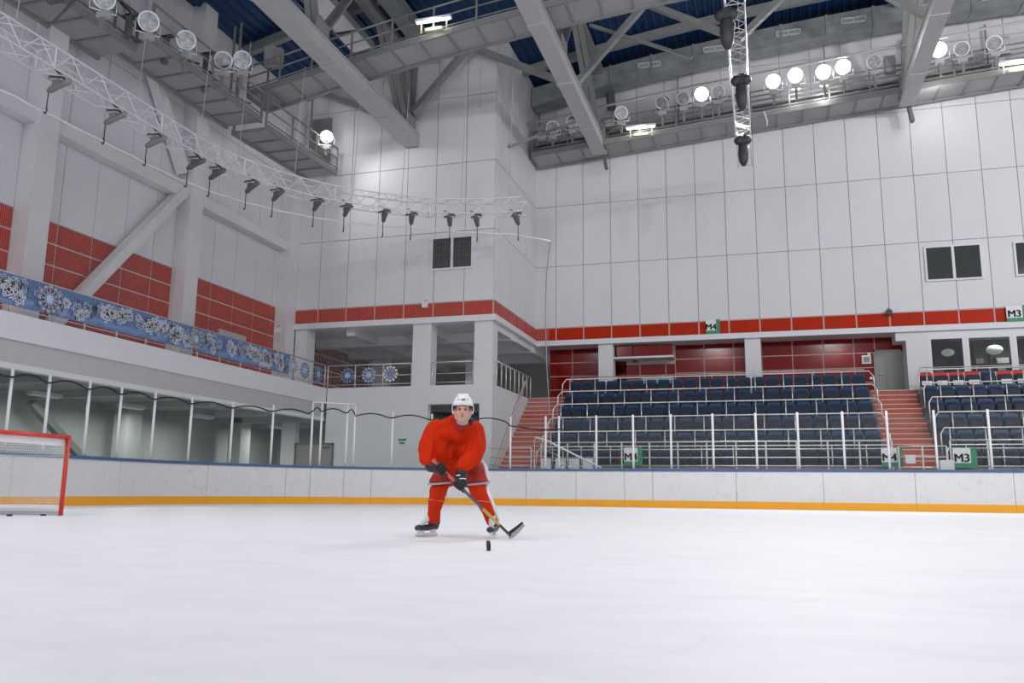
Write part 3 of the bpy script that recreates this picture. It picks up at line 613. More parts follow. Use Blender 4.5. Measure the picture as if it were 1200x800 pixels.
# ------------------------------------------------------------ board path
RC = 8.5; XB0, YB0 = -16.0, 27.2
def path(s, off=0.0):
    """s metres along the boards; off>0 is outwards"""
    L1 = YB0-RC-5.0
    if s < L1: return Vector((XB0-off, 5+s, 0))
    s2 = s-L1; A = RC*pi/2
    if s2 < A:
        a = s2/RC; return Vector((XB0+RC-(RC+off)*cos(a), YB0-RC+(RC+off)*sin(a), 0))
    return Vector((XB0+RC+s2-A, YB0+off, 0))
def straight(s0, s1): return s1 <= 13.7 or s0 >= 13.7+RC*pi/2
def ribbon(s0, s1, z0, z1, o0, o1, n=None):
    if n is None: n = 1 if straight(s0, s1) else max(2, int((s1-s0)/.4))
    vs = []; fs = []
    for i in range(n+1):
        s_ = s0+(s1-s0)*i/n
        for off, z in ((o0, z0), (o1, z0), (o1, z1), (o0, z1)):
            p = path(s_, off); vs.append((p.x, p.y, z))
    for i in range(n):
        for k in range(4): fs.append((4*i+k, 4*i+(k+1) % 4, 4*i+4+(k+1) % 4, 4*i+4+k))
    fs += [(0, 1, 2, 3), tuple(4*n+k for k in (3, 2, 1, 0))]
    return MB().add(vs, fs)
def s_of_X(X): return X+7.5+13.7+RC*pi/2
jr = [s_of_X(at(px, 572, Y=27.2).x) for px in (616.5, 675, 732, 765, 863, 965, 1073, 1189)]
joints = [2.5, 5.0, 7.5, 10.0, 13.3, 16.4, 19.0, 19.8, 20.9, 21.8, 24.3]+jr+[jr[-1]+2.5, jr[-1]+5]
bd = empty('rink_boards', path(20), 'white scuffed rink boards with blue cap rail and yellow kick plate', 'boards')
bi = bd.location.copy()
def bbuild(q, name, mt, par=None, root=None):
    L = root if root is not None else bi
    q.v = [tuple(Vector(v)-L) for v in q.v]; return q.build(name, mt, par)
for i in range(len(joints)-1):
    a, b = joints[i]+.006, joints[i+1]-.006
    bbuild(ribbon(a, b, .22, 1.12, 0, .06), 'board_panel', BOARD, bd)
    bbuild(ribbon(a-.004, b+.004, 0, .22, -.014, .06), 'kick_plate', YEL, bd)
    bbuild(ribbon(a-.006, b+.006, 1.12, 1.2, -.03, .16), 'cap_rail', CAPB, bd)
bbuild(ribbon(joints[0], joints[-1], .22, 1.1, .06, .1), 'backing', SEAM, bd)
# small dark seam mark on the yellow strip
gl = empty('glass_screen', path(20), 'row of clear glass panes between white posts on the rink boards', 'glass screen')
ps = []
for px in (8, 52, 102, 140, 180, 222, 271, 317): pass
ps = [7.9, 9.8, 10.85, 12.1, 13.2, 14.45, 15.75, 17.15, 18.5, 19.8, 20.1, 20.95, 21.2, 22.45, 23.75, 25.0, 26.4]+[s_of_X(v) for v in (-6.95, -6.5, -5.25, -4.05, -2.85, -1.55, -.25, .98, 2.27, 3.5, 4.78, 6.2, 7.6, 9.0)]
def ptop(s_): return 3.05 if s_ < 22 else (3.05-(s_-22)*.025 if s_ < 27 else 2.93)
for i, s_ in enumerate(ps):
    p = path(s_, .08)-bi; tp = ptop(s_)
    if 19.7 < s_ < 21.3: tp = 3.25
    MB().tube([(p.x, p.y, 1.19), (p.x, p.y, tp)], .036, 8).build('post', POST, gl)
for i in range(len(ps)-1):
    a, b = ps[i]+.04, ps[i+1]-.04
    if b-a < .1: continue
    bbuild(ribbon(a, b, 1.2, min(ptop(a), ptop(b))-.08, .074, .086), 'pane', GLASS, gl)
# gate head between the double posts
q = MB(); q.tube([path(19.8+.2*k, .08)+Vector((0, 0, 3.24))-bi for k in range(8)], .025, 6); q.build('gate_head', POST, gl)
# black hose draped along the glass
pts = []
for i in range(1, 17):
    a, b = ps[i-1], ps[i]
    for k in range(8):
        f = k/8; zz = ptop(a)-.20+.13*sin(pi*min(1, f*1.05))**1+ (.10 if a > 19.5 and a < 21 else 0)-.05*f
        pts.append(path(a+(b-a)*f, .04)+Vector((0, 0, zz)))
for i in range(4): pts.append(path(26.4+.33*i, .04)+Vector((0, 0, 2.62-.05*i)))
pts.append(path(28.6, .04)+Vector((0, 0, 2.5)))
o = MB().tube(pts, .022, 6).build('black_hose', BLACK); tag(o, 'black rubber hose looping along the top of the left glass panes', 'hose')

# ------------------------------------------------------------ safety net above the glass
sn = empty('safety_net', path(20), 'pale safety netting hanging above the glass around the rink corner', 'net')
q = MB(); NS0, NS1, NZ0 = 6.5, 27.75, 3.08
def nettop(s_): return float(np.interp(s_, [6, 15, 19, 22.5, 25, 26.5, 27.8], [9.12, 9.3, 9.4, 9.5, 9.42, 9.3, 8.95]))
def wirestrip(mb, pts, wd):
    vs = []; fs = []
    for i, p in enumerate(pts):
        d = (pts[min(i+1, len(pts)-1)]-pts[max(i-1, 0)]).normalized()
        u = d.cross(Vector((-p.x, -p.y, 0)).normalized()).normalized()*wd/2
        vs += [p-u, p+u]
    for i in range(len(pts)-1): fs.append((2*i, 2*i+1, 2*i+3, 2*i+2))
    mb.add(vs, fs)
s_ = NS0
while s_ < NS1:
    a = path(s_, .03); wirestrip(q, [a+Vector((0, 0, NZ0)), a+Vector((0, 0, nettop(s_)))], .0026); s_ += .05
z = NZ0
while z < 9.1:
    e = NS1 if z < 8.9 else 27.2
    pts = [path(NS0+(e-NS0)*i/44, .03)+Vector((0, 0, z)) for i in range(45)]
    wirestrip(q, pts, .0026); z += .05
q = bbuild(q, 'netting', NETG, sn); q['kind'] = 'stuff'
q = MB(); q.tube([path(NS0+(NS1-NS0)*i/60, .03)+Vector((0, 0, nettop(NS0+(NS1-NS0)*i/60)-.03*abs(sin(i*.9)))) for i in range(61)], .032, 6)
bbuild(q, 'top_rope', NETW, sn)
q = MB(); p = path(NS1, .03); q.tube([p+Vector((0, 0, 8.9)), p+Vector((-.12, 0, 7.8)), p+Vector((-.16, 0, 6.4)), p+Vector((-.1, 0, 4.5)), p+Vector((0, 0, 3.0))], .018, 5); bbuild(q, 'edge_rope', STEEL, sn)

# ------------------------------------------------------------ curved truss with hoists
ct = empty('curved_truss', path(20)+Vector((0, 0, 10)), 'white curved lattice truss hung around the rink corner above the net', 'truss')
ci = ct.location.copy(); q = MB()
P_ = [path(5.5+i*(27.0-5.5)/48, -.62)+Vector((0, 0, 9.80)) for i in range(49)]
ch = lattice(q, P_, 0, 0, .55, .5, r=.024); bbuild(q, 'chord', TRIM, ct, ci)
q = MB()
for i in range(0, 48, 2):
    for (a, b) in ((0, 1), (1, 2), (2, 3), (3, 0)):
        q.tube([ch[a][i], ch[b][i+1]], .014, 4, False); q.tube([ch[b][i+1], ch[a][i+2]], .014, 4, False)
    if i % 8 == 0:
        for (a, b) in ((0, 1), (1, 2), (2, 3), (3, 0)): q.tube([ch[a][i], ch[b][i]], .02, 4, False)
bbuild(q, 'lacing', TRIM, ct, ci)
hook_s = []
tab = []
for i in range(220):
    s_ = 6+i*.1; p = path(s_, -.62)+Vector((0, 0, 9.7)); d = p-Vector((0, 0, EYE)); tab.append((s_, 600+FOC*d.dot(CX)/d.dot(FW)))
for px in (68, 135, 182, 228, 255, 296, 325, 372, 405, 450, 483, 528, 560, 604): hook_s.append(min(tab, key=lambda t: abs(t[1]-px))[0])
for i, s_ in enumerate(hook_s):
    p = path(s_, -.62)+Vector((0, 0, 9.62)); t = (path(s_+.1)-path(s_-.1)).normalized(); rz = atan2(-t.x, t.y)
    o = empty('chain_hoist', p, 'dark small chain hoist under the curved truss, %s from the left' % ordn[i], 'hoist', 'small hoists under the curved truss', rz=rz)
    MB().tube([(-.3, 0, -.12), (-.24, .01, -.1), (-.05, 0, -.03), (.12, 0, .0), (.3, 0, .05), (.36, 0, .06)], [.035, .075, .085, .07, .075, .03], 8).box((-.1, -.09, -.02), (.1, .09, .1)).build('motor', STEEL if i < 3 else DSTEEL, o)
    MB().beam((-.08, -.2, .12), (-.08, .2, .3), .05, .05).beam((.08, .2, .12), (.08, -.2, .3), .05, .05).build('clamp', DSTEEL, o)
    MB().tube([(-.26, 0, -.1), (-.27, 0, -.35), (-.28, .01, -.55)], .014, 5).build('chain', DARK, o)
    MB().tube([(-.28, 0, -.52), (-.25, 0, -.6), (-.29, 0, -.68), (-.34, 0, -.62)], .018, 6).build('hook', DARK, o)
# suspension wires
wires = []
for s_ in (8.2, 12.0, 14.6, 16.2, 18.4, 20.6, 22.4, 24.6, 26.4): wires.append((path(s_, -.62)+Vector((0, 0, 10.25)), 4.0 if s_ < 24 else 5.0))
for i, (p, L) in enumerate(wires):
    o = MB().tube([p, p+Vector((.1, .1, L))], .011, 5).build('suspension_wire', LSTEEL); tag(o, 'thin steel wire holding up the curved truss, %s from the left' % ordn[i], 'wire', 'wires of the curved truss')
q = at(563, 125, Y=28.6); o = MB().tube([q, q+Vector((0, 0, 3.9))], .012, 5).ball(q, .05, 8, 6).build('hanging_cord', LSTEEL); tag(o, 'thin cord with a small weight hanging before the corner block', 'wire')

# ------------------------------------------------------------ stands
def tiers(x0, x1, lab):
    t = empty('grandstand', (x0, 34, 0), lab, 'grandstand')
    for k in range(6):
        y0 = 33.95-.8*(k+1); zf = 4.05-.585*k
        MB().box((0, y0-34, 0), (x1-x0, y0+.8-34, zf)).build('terrace_step', CONC, t)
    MB().box((0, 28.95-34, 0), (x1-x0, 29.15-34, 1.32)).build('parapet', GREYWALL, t)
tiers(-7.72, 3.85, 'stepped concrete stand carrying the left seat block')
tiers(5.42, 12, 'stepped concrete stand carrying the right seat block')
def stairs(x0, x1, lab):
    t = empty('staircase', (x0, 34.2, 0), lab, 'staircase')
    for i in range(20):
        z = 4.3-.195*(i+1)+.0; y = -.2-.267*i
        s_ = inst('step', boxmesh(x1-x0, .267+.02, z+.001, STEPM, 'step'), (0, y-.267, 0), t)
        inst('nosing', boxmesh(x1-x0, .03, .03, NOSE, 'nosing'), (0, -.012, z-.025), s_)
    inst('step', boxmesh(x1-x0, .02, .21, STEPM, 'step'), (0, -.23, 4.09), t); inst('nosing', boxmesh(x1-x0, .03, .03, NOSE, 'nosing'), (0, -.25, 4.28), t)
stairs(-9.39, -7.74, 'red staircase rising left of the left seat block')
stairs(3.87, 5.40, 'red staircase between the two seat blocks')
o = MB().beam((XS+.08, 29.0, 1.0), (XS+.08, 33.2, 4.9), .06, .08).build('handrail', CHROME); tag(o, 'brown sloping handrail on the white wall beside the left stairs', 'handrail')
# seats
def rounded(w_, h_, r, n=4):
    p = []
    for cx, cz, a0 in ((w_/2-r, h_-r, 0), (-w_/2+r, h_-r, 90), (-w_/2+r*.6, r*.6, 180), (w_/2-r*.6, r*.6, 270)):
        rr2 = r if a0 < 180 else r*.6
        for k in range(n+1):
            a = radians(a0+90*k/n); p.append((cx+rr2*cos(a), cz+rr2*sin(a)))
    return p
bk = MB(); o1 = rounded(.47, .46, .09)
bk.poly([(x, .02+.10*((z/.46)), z+.40) for x, z in o1], (0, .045, .0)); bk.poly([(x*.8, -.004+.10*((z/.46)), z*.55+.52) for x, z in o1], (0, .03, 0))
bk_me = bk.mesh('backrest', SEATB)
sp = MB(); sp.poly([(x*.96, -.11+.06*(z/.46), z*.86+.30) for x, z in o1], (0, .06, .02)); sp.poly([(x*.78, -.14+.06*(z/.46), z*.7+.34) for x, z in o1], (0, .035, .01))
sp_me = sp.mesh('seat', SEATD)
lg = MB().box((-.03, -.05, 0), (.03, .03, .42)).box((-.2, -.06, .34), (.2, -.02, .38)); lg_me = lg.mesh('leg', DSTEEL)
rc = MB().poly([(x*1.02, .0+.10*((z*.7+.14)/.46), z*.62+.54) for x, z in o1], (0, -.02, 0)); rc_me = rc.mesh('seat_cover', mat('red_seat_cover', (.75, .035, .012), .6))
wc_me = MB().box((-.17, -.2, .34), (.17, -.17, .5)).mesh('seat_card', PAPER)
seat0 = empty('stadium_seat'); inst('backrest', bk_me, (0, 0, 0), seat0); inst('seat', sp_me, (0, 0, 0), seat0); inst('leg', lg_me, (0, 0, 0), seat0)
first = True
rown = ['top', 'second', 'third', 'fourth', 'fifth', 'lowest']
for blk, (xs0, n, ref) in enumerate(((-7.36, 22, 'from the left stairs'), (5.72, 12, 'from the middle stairs'))):
    for k in range(6):
        for i in range(n):
            t = seat0 if first else copy_tree(seat0); first = False
            t.location = (xs0+.5150*i, 33.62-.8*k, 4.05-.585*k)
            t['category'] = 'seat'; t['group'] = '%s seat block, %s row' % (('left', 'right')[blk], rown[k])
            covered = blk == 1 and k == 0 and i in (0, 1, 2, 3, 5, 6)
            t['label'] = '%s seat, %s %s, %s row of %s block' % ('red-covered blue' if covered else 'dark blue flip-up', ordn[i], ref, rown[k], ('left', 'right')[blk])
            if covered: inst('seat_cover', rc_me, (0, 0, 0), t, label='red cloth cover'); inst('seat_card', wc_me, (0, 0, 0), t, label='white card')
# rails in front of every row
def rowrail(x0, x1, k, blk):
    y = 33.3-.8*k-.02; zf = 4.05-.585*(k+0); z = 4.95-.585*k
    t = empty('guard_rail', ((x0+x1)/2, y, zf-.585), 'steel guard rail along the %s row of the %s seat block' % (rown[k], ('left', 'right')[blk]), 'railing', 'seat row rails'); L = Vector(t.location)
    ends = []
    pts = [Vector((x0, y, z)), Vector((x1, y, z))]
    dz = .45
    lo = [Vector((x0-.14, y-.2, z-dz*2)), Vector((x0-.13, y-.1, z-.2)), Vector((x0, y, z))]
    hi = [Vector((x1, y, z)), Vector((x1+.13, y-.1, z-.2)), Vector((x1+.14, y-.2, z-dz*2))]
    if blk == 1: hi = [hi[0]]
    full = lo+hi
    MB().tube([p-L for p in full], .026, 7).build('rail', CHROME, t)
    n = int((x1-x0)/1.03); off = (.25 if k % 2 == 0 else .52)
    zb_ = zf-.585 if k < 5 else .6
    for i in range(n+1):
        x = x0+off+i*1.03-.1
        if x > x1: break
        MB().tube([Vector((x, y-.01, zf))-L, Vector((x, y-.01, z))-L], .02, 6).build('post', CHROME, t)
for k in range(6):
    rowrail(-7.62, 3.78, k, 0); rowrail(5.55, 11.6, k, 1)
# top double rail behind the top row
for i, (a, b, lb) in enumerate(((-7.6, 3.7, 'thin rail behind the top row of the left block'), (5.6, 11.6, 'thin rail behind the top row of the right block'))):
    t = empty('back_rail', (a, 34.02, 4.3), lb, 'railing'); MB().tube([(0, 0, .82), (b-a, 0, .82)], .018, 6).build('rail', CHROME, t)
    for j in range(int((b-a)/1.9)+1): MB().tube([(j*1.9, 0, 0), (j*1.9, 0, .82)], .015, 6).build('post', CHROME, t)
# front fences at the foot of the stands
def fence(x0, x1, lab, zs=(1.35, 1.62, 1.89, 2.14), step=.98, y=28.82):
    t = empty('front_fence', (x0, y, 0), lab, 'railing')
    for z in zs: MB().tube([(0, 0, z), (x1-x0, 0, z)], .022 if z < 2 else .03, 6).build('rail', CHROME, t)
    n = max(1, round((x1-x0)/step))
    for i in range(n+1): MB().beam(((x1-x0)*i/n, .02, .0), ((x1-x0)*i/n, .02, zs[-1]), .045, .045).build('post', CHROME, t)
fence(-7.5, 3.8, 'steel front fence below the left seat block')
fence(5.45, 11.6, 'steel front fence below the right seat block')
fence(3.95, 5.3, 'steel gate across the foot of the middle stairs', (1.3, 1.62, 1.95), .68, 28.6)
fence(-9.3, -7.8, 'steel gate across the foot of the left stairs', (1.35, 1.62, 1.95), .75, 28.6)
o = empty('ramp_handrail', (-7.2, 28.3, 0), 'white sloping handrail in front of the left seats', 'handrail')
MB().tube([(-.4, 0, 2.3), (0, 0, 2.2), (1.95, -.2, 1.25)], .035, 8).build('rail', POST, o)
MB().tube([(-.1, 0, 1.9), (1.5, -.15, 1.2)], .015, 6).tube([(-.1, 0, 1.65), (1.1, -.1, 1.2)], .015, 6).build('lower_rail', CHROME, o)
for x in (-.4, -.05, .6): MB().tube([(x, 0, 0), (x, 0, 2.25-.45*max(0, x))], .02, 6).build('post', CHROME, o)
for i, (px, lb) in enumerate(((640, 'first'), (657, 'second'), (673, 'third'), (689, 'fourth'))):
    q = at(px, 541, Y=28.5); o = MB().box((q.x-.18, 28.46, 1.2), (q.x+.18, 28.5, 1.58)).box((q.x-.16, 28.5, 0), (q.x-.13, 28.53, 1.3)).box((q.x+.13, 28.5, 0), (q.x+.16, 28.53, 1.3)).build('white_chair_back', PAPER)
    tag(o, 'white board standing behind the glass by the left stairs, %s from the left' % lb, 'board', 'white boards by the left stairs')

# signs
def msign(cx, cz, y, text, w_, h_, lab, stand=False):
    t = empty('row_sign', (cx, y, cz), lab, 'sign')
    MB().box((-w_/2, 0, -h_/2), (w_/2, .02, h_/2)).build('green_plate', GREEN, t)
    MB().box((-w_/2, -.008, -h_*.26), (w_*.24, 0, h_/2)).build('white_plate', PAPER, t)
    c = bpy.data.curves.new('lettering', 'FONT'); c.body = text; c.size = h_*.58; c.extrude = .003; c.align_x = 'CENTER'
    tmp = bpy.data.objects.new('lettering', c); C.objects.link(tmp); me = bpy.data.meshes.new_from_object(tmp.evaluated_get(bpy.context.evaluated_depsgraph_get())); bpy.data.objects.remove(tmp); me.materials.clear()
    bm = bmesh.new(); bm.from_mesh(me)
    for dx, dz in ((.012, 0), (-.012, 0), (0, .008)):
        b2 = bmesh.new(); b2.from_mesh(me); bmesh.ops.translate(b2, verts=b2.verts, vec=(dx, dz, .0006)); t2 = bpy.data.meshes.new('tmp'); b2.to_mesh(t2); b2.free(); bm.from_mesh(t2); bpy.data.meshes.remove(t2)
    bm.to_mesh(me); bm.free()
    o = bpy.data.objects.new('lettering', me); C.objects.link(o); o.parent = t; o.location = (-w_*.13, -.013, -h_*.2); o.rotation_euler = (pi/2, 0, 0); me.materials.append(INK)
    return t
msign(-1.85, 7.17, 34.86, 'M4', .56, .6, 'green and white M4 sign on the red band of the back wall')
msign(9.2, 7.17, 34.86, 'M3', .72, .62, 'green and white M3 sign on the red band at the right edge')
msign(-4.28, 1.65, 28.775, 'M4', .62, .6, 'green and white M4 sign on the fence below the left seats')
msign(3.78, 1.62, 28.775, 'M4', .62, .58, 'green and white M4 sign at the foot of the middle stairs')
msign(5.82, 1.60, 28.775, 'M3', .66, .6, 'green and white M3 sign on the fence below the right seats')
o = MB().box((4.12, 28.52, 1.42), (4.4, 28.54, 1.68)).box((4.2, 28.515, 1.5), (4.32, 28.52, 1.52)).build('paper_notice', PAPER); tag(o, 'small white paper notice beside the M4 sign at the middle stairs', 'notice')
o = MB().box((5.05, 28.4, 1.15), (5.44, 28.6, 1.52)).build('white_box', PAPER); tag(o, 'small white box standing left of the M3 fence sign', 'box')
o = MB().box((-13.07, YF-.03, 2.12), (-12.7, YF, 2.36)).build('exit_sign', PAPER); tag(o, 'small green and white sign on the plain wall behind the glass', 'sign')
MB().box((-13.05, YF-.036, 2.25), (-12.72, YF-.03, 2.34)).box((-13.0, YF-.036, 2.14), (-12.77, YF-.03, 2.22)).build('green_print', GREEN, o)
# cameras and small boxes on walls
q = at(391, 357, Y=28.95)
for i, (px, py, Y_, lb) in enumerate(((498, 357, 28.95, 'small white box on the red band of the corner block'), (1042, 366, 34.85, 'small dark camera on the red band of the back wall'), (325, 387, 27.6, 'small dome camera beside the balcony corner pilaster'), (744, 420, 35.8, 'round dark loudspeaker on the red recess wall'))):
    q = at(px, py, Y=Y_); s_ = .1
    o = empty('wall_camera', q, lb, 'camera' if 'camera' in lb else ('speaker' if 'speaker' in lb else 'box'))
    mt_ = PAPER if 'white' in lb or 'dome' in lb else DARK
    if i == 3: MB().disc((0, 0, 0), (0, -1, 0), .16, .08, 16).build('cone', DARK, o); MB().tube([(0, .1, 0), (0, 0, 0)], .18, 16).build('ring', STEEL, o)
    else: MB().box((-s_, -.08, -s_), (s_, .08, s_)).build('housing', mt_, o); MB().tube([(0, 0, s_), (0, .1, s_+.1)], .02, 6).build('bracket', DSTEEL, o)
for i, (x0, x1, z0, z1) in enumerate(((-4.9, -3.6, 5.0, 5.3),)):
    o = MB().box((x0, 35.7, z0), (x1, 35.95, z1)).build('wall_unit', LSTEEL); tag(o, 'long white heater unit on the red recess wall', 'heater')
o = MB().box((XL+.04, 24.9, 5.0), (XL+.1, 26.5, 5.95)).build('wall_cover', LSTEEL); tag(o, 'large pale grey cover panel on the red tiles above the banner', 'panel')
o = MB().box((XL+.04, 24.5, 5.45), (XL+.12, 24.72, 5.72)).build('switch_box', PAPER); tag(o, 'small white switch box left of the pale cover panel', 'box')

# ------------------------------------------------------------ balcony rail, banners, snowflakes
def balrail(pts, lab, z0=4.3, h=.88, step=1.2, mids=(.12, .45)):
    t = empty('balcony_rail', pts[0], lab, 'railing'); L = Vector(pts[0])
    a, b = Vector(pts[0])-L, Vector(pts[1])-L; n = max(1, round((b-a).length/step))
    MB().tube([a+Vector((0, 0, h)), b+Vector((0, 0, h))], .025, 6).build('rail', CHROME, t)
    for m_ in mids: MB().tube([a+Vector((0, 0, m_)), b+Vector((0, 0, m_))], .013, 6).build('mid_rail', CHROME, t)
    for i in range(n+1): p = a.lerp(b, i/n); MB().tube([p, p+Vector((0, 0, h))], .024, 6).build('post', CHROME, t)
    return t
balrail(((XBAL-.02, 8, 4.3), (XBAL-.02, YF-.1, 4.3)), 'steel balcony railing behind the snowflake banners', step=1.1)
balrail(((XBAL, YF+.1, 4.3), (-12.65, YF+.1, 4.3)), 'steel railing with snowflakes in the corner block opening')
balrail(((-11.82, YF+.1, 4.3), (-10.2, YF+.1, 4.3)), 'steel railing between the two front columns')
t = balrail(((XS+.06, YF+.3, 4.3), (XS+.06, 34.1, 4.3)), 'steel railing beside the top of the left stairs', step=.62, mids=())
def flake(mb, u, v, r, place, arms=6, ph=0):
    """paper-thin snowflake made of bars; place(u,v) gives a point"""
    def bar(u0, v0, u1, v1, wd):
        d = hypot(u1-u0, v1-v0); nx, ny = -(v1-v0)/d*wd/2, (u1-u0)/d*wd/2
        mb.add([place(u0+nx, v0+ny), place(u1+nx, v1+ny), place(u1-nx, v1-ny), place(u0-nx, v0-ny)], [(0, 1, 2, 3)])
    for k in range(arms):
        a = ph+2*pi*k/arms; c, s_ = cos(a), sin(a)
        bar(u, v, u+r*c, v+r*s_, r*.16)
        for f in (.45, .75):
            for sg in (-1, 1):
                a2 = a+sg*radians(55); l = r*(.42 if f < .5 else .3)
                bar(u+f*r*c, v+f*r*s_, u+f*r*c+l*cos(a2), v+f*r*s_+l*sin(a2), r*.12)
    pts = [place(u+r*.22*cos(ph+2*pi*k/12), v+r*.22*sin(ph+2*pi*k/12)) for k in range(12)]; mb.add(pts, [tuple(range(12))])
def bannermat(name):
    M = mat(name, (.05, .12, .33), .5); nt = M.node_tree; b = nt.nodes['Principled BSDF']; L = nt.links.new
    tc = nt.nodes.new('ShaderNodeTexCoord'); sx = nt.nodes.new('ShaderNodeSeparateXYZ'); L(tc.outputs['Generated'], sx.inputs[0])
    n = nt.nodes.new('ShaderNodeTexNoise'); n.inputs['Scale'].default_value = 1.3; L(tc.outputs['Object'], n.inputs['Vector'])
    ad = nt.nodes.new('ShaderNodeMath'); ad.operation = 'ADD'; L(sx.outputs['Z'], ad.inputs[0]); ml = nt.nodes.new('ShaderNodeMath'); ml.operation = 'MULTIPLY_ADD'; ml.inputs[1].default_value = .5; ml.inputs[2].default_value = -.25; L(n.outputs[0], ml.inputs[0]); L(ml.outputs[0], ad.inputs[1])
    cr = nt.nodes.new('ShaderNodeValToRGB'); e = cr.color_ramp.elements
    e[0].position = 0; e[0].color = (.05, .13, .34, 1); e[1].position = 1; e[1].color = (.06, .15, .36, 1)
    for ps_, c in ((.18, (.13, .27, .52, 1)), (.32, (.05, .11, .30, 1)), (.6, (.035, .075, .22, 1))):
        x = e.new(ps_); x.color = c
    L(ad.outputs[0], cr.inputs[0]); L(cr.outputs[0], b.inputs['Base Color']); return M
BAN = bannermat('blue_winter_print')
FW1 = mat('pale_snowflake', (.42, .53, .76), .6); FW2 = mat('white_snowflake', (.74, .76, .84), .6); FW3 = mat('blue_snowflake', (.12, .24, .50), .6)
def banner(y0, y1, lab):
    t = empty('snowflake_banner', (XBAL+.05, y0, 4.46), lab, 'banner', 'banners on the balcony rail'); r_ = random.Random(int(y0*10))
    n = int((y1-y0)/.5); vs = []; fs = []
    for i in range(n+1):
        y = (y1-y0)*i/n; vs += [(.012*sin(y*2.1), y, 0.0), (.012*sin(y*2.1+1), y, .70), (.012*sin(y*2.1)-.01, y, 0.0), (.012*sin(y*2.1+1)-.01, y, .70)]
    for i in range(n): a = 4*i; fs += [(a, a+4, a+5, a+1), (a+2, a+3, a+7, a+6), (a+1, a+5, a+7, a+3), (a, a+2, a+6, a+4)]
    MB().add(vs, fs).build('cloth', BAN, t)
    for mt_, cnt, ra, rb, dx in ((FW3, 24, .09, .2, .018), (FW1, 20, .09, .2, .022), (FW2, 9, .1, .26, .026)):
        q = MB()
        for _ in range(int(cnt*1.8*(y1-y0)/5)):
            f = r_.random(); 
            end = abs(f-.5)*2; r = r_.uniform(ra, rb); u = r+.02+f*(y1-y0-2*r-.04)
            v = .70-r-.01-abs(r_.gauss(0, .13+.22*end**3)); v = max(r+.005, min(.70-r-.005, v))
            flake(q, u, v, r, lambda u, v, dx=dx: (dx, u, v), 6, r_.uniform(0, 1))
        q.build('snowflake_print', mt_, t, kind='stuff')
banner(9.6, 15.5, 'blue snowflake banner at the left edge of the photo')
banner(15.6, 20.9, 'blue snowflake banner in the middle of the balcony')
banner(21.05, 26.3, 'blue snowflake banner nearest to the corner block')
def ornament(p, axis, r, lab, mt_, pet=12):
    t = empty('snowflake_ornament', p, lab, 'ornament', 'round snowflakes on the railings')
    f = (lambda u, v: (0, u, v)) if axis == 'x' else (lambda u, v: (u, 0, v))
    th = (.02, 0, 0) if axis == 'x' else (0, -.02, 0)
    q = MB()
    for k in range(pet):
        a = 2*pi*k/pet; q.poly([f(r*.86*cos(a)+r*.17*cos(b), r*.86*sin(a)+r*.17*sin(b)) for b in [2*pi*j/8 for j in range(8)]], th)
        q.poly([f(r*.3*cos(a-.12), r*.3*sin(a-.12)), f(r*.8*cos(a-.07), r*.8*sin(a-.07)), f(r*.8*cos(a+.07), r*.8*sin(a+.07)), f(r*.3*cos(a+.12), r*.3*sin(a+.12))], th)
    q.build('petals', mt_, t)
    q = MB(); q.poly([f(r*.42*cos(2*pi*j/24), r*.42*sin(2*pi*j/24)) for j in range(24)], th)
    q.build('centre', FW3 if mt_ is FW2 else FW1, t)
GREYF = mat('translucent_grey_flake', (.33, .38, .42), .5)
ornament((XBAL+.11, 15.55, 4.8), 'x', .33, 'large round grey snowflake between the first and second banners', GREYF)
ornament((XBAL+.11, 20.98, 4.8), 'x', .28, 'round grey snowflake between the second and third banners', GREYF)
ornament((XBAL+.11, 26.4, 4.8), 'x', .3, 'round grey snowflake at the right end of the banners', GREYF)
ornament((XBAL+.015, 27.4, 4.76), 'x', .3, 'round blue snowflake on the balcony rail, left of the pair before the corner', FW3)
ornament((XBAL+.015, 28.4, 4.76), 'x', .3, 'round blue snowflake on the balcony rail, right of the pair before the corner', FW3)
ornament((-15.3, YF+.075, 4.78), 'y', .29, 'round pale blue snowflake, left one of three on the corner block railing', FW3)
ornament((-14.4, YF+.075, 4.78), 'y', .29, 'round white petalled snowflake, middle one of three on the corner block railing', FW1)
ornament((-13.5, YF+.075, 4.80), 'y', .3, 'round white petalled snowflake with blue centre, right one of three', FW2)

# ------------------------------------------------------------ goal
gp = at(72.5, 601, Z=0); gx, gy = -10.62, 10.95
G = empty('hockey_goal', (gx, gy, 0), 'hockey goal with red posts and white netting at the left edge', 'goal')
pr = .035
MB().tube([(0, 0, 0), (0, 0, 1.22)], pr, 10).build('post', REDP, G); MB().tube([(0, -1.83, 0), (0, -1.83, 1.22)], pr, 10).build('post', REDP, G)
MB().tube([(0, .03, 1.22), (0, -1.86, 1.22)], pr, 10).build('crossbar', REDP, G)
arc = [(-.02, 0, 0), (-.5, .06, 0), (-.85, -.08, 0), (-1.05, -.45, 0), (-1.1, -.92, 0), (-1.05, -1.38, 0), (-.85, -1.75, 0), (-.5, -1.89, 0), (-.02, -1.83, 0)]
MB().tube([(x, y, .035) for x, y, z in arc], .03, 8).build('base_frame', TRIM, G)
MB().tube([(-.02, 0, 1.2), (-.35, -.05, 1.18), (-.55, -.4, 1.16), (-.58, -.92, 1.15), (-.55, -1.43, 1.16), (-.35, -1.78, 1.18), (-.02, -1.83, 1.2)], .02, 8).build('top_frame', TRIM, G)
MB().box((-.05, -1.83, 1.08), (-.035, 0, 1.19)).build('top_skirt', PAPER, G)
MB().tube([(x*.93, y*.93-.06, .12) for x, y, z in arc], .05, 6).build('bottom_pad', PAPER, G)
q = MB()
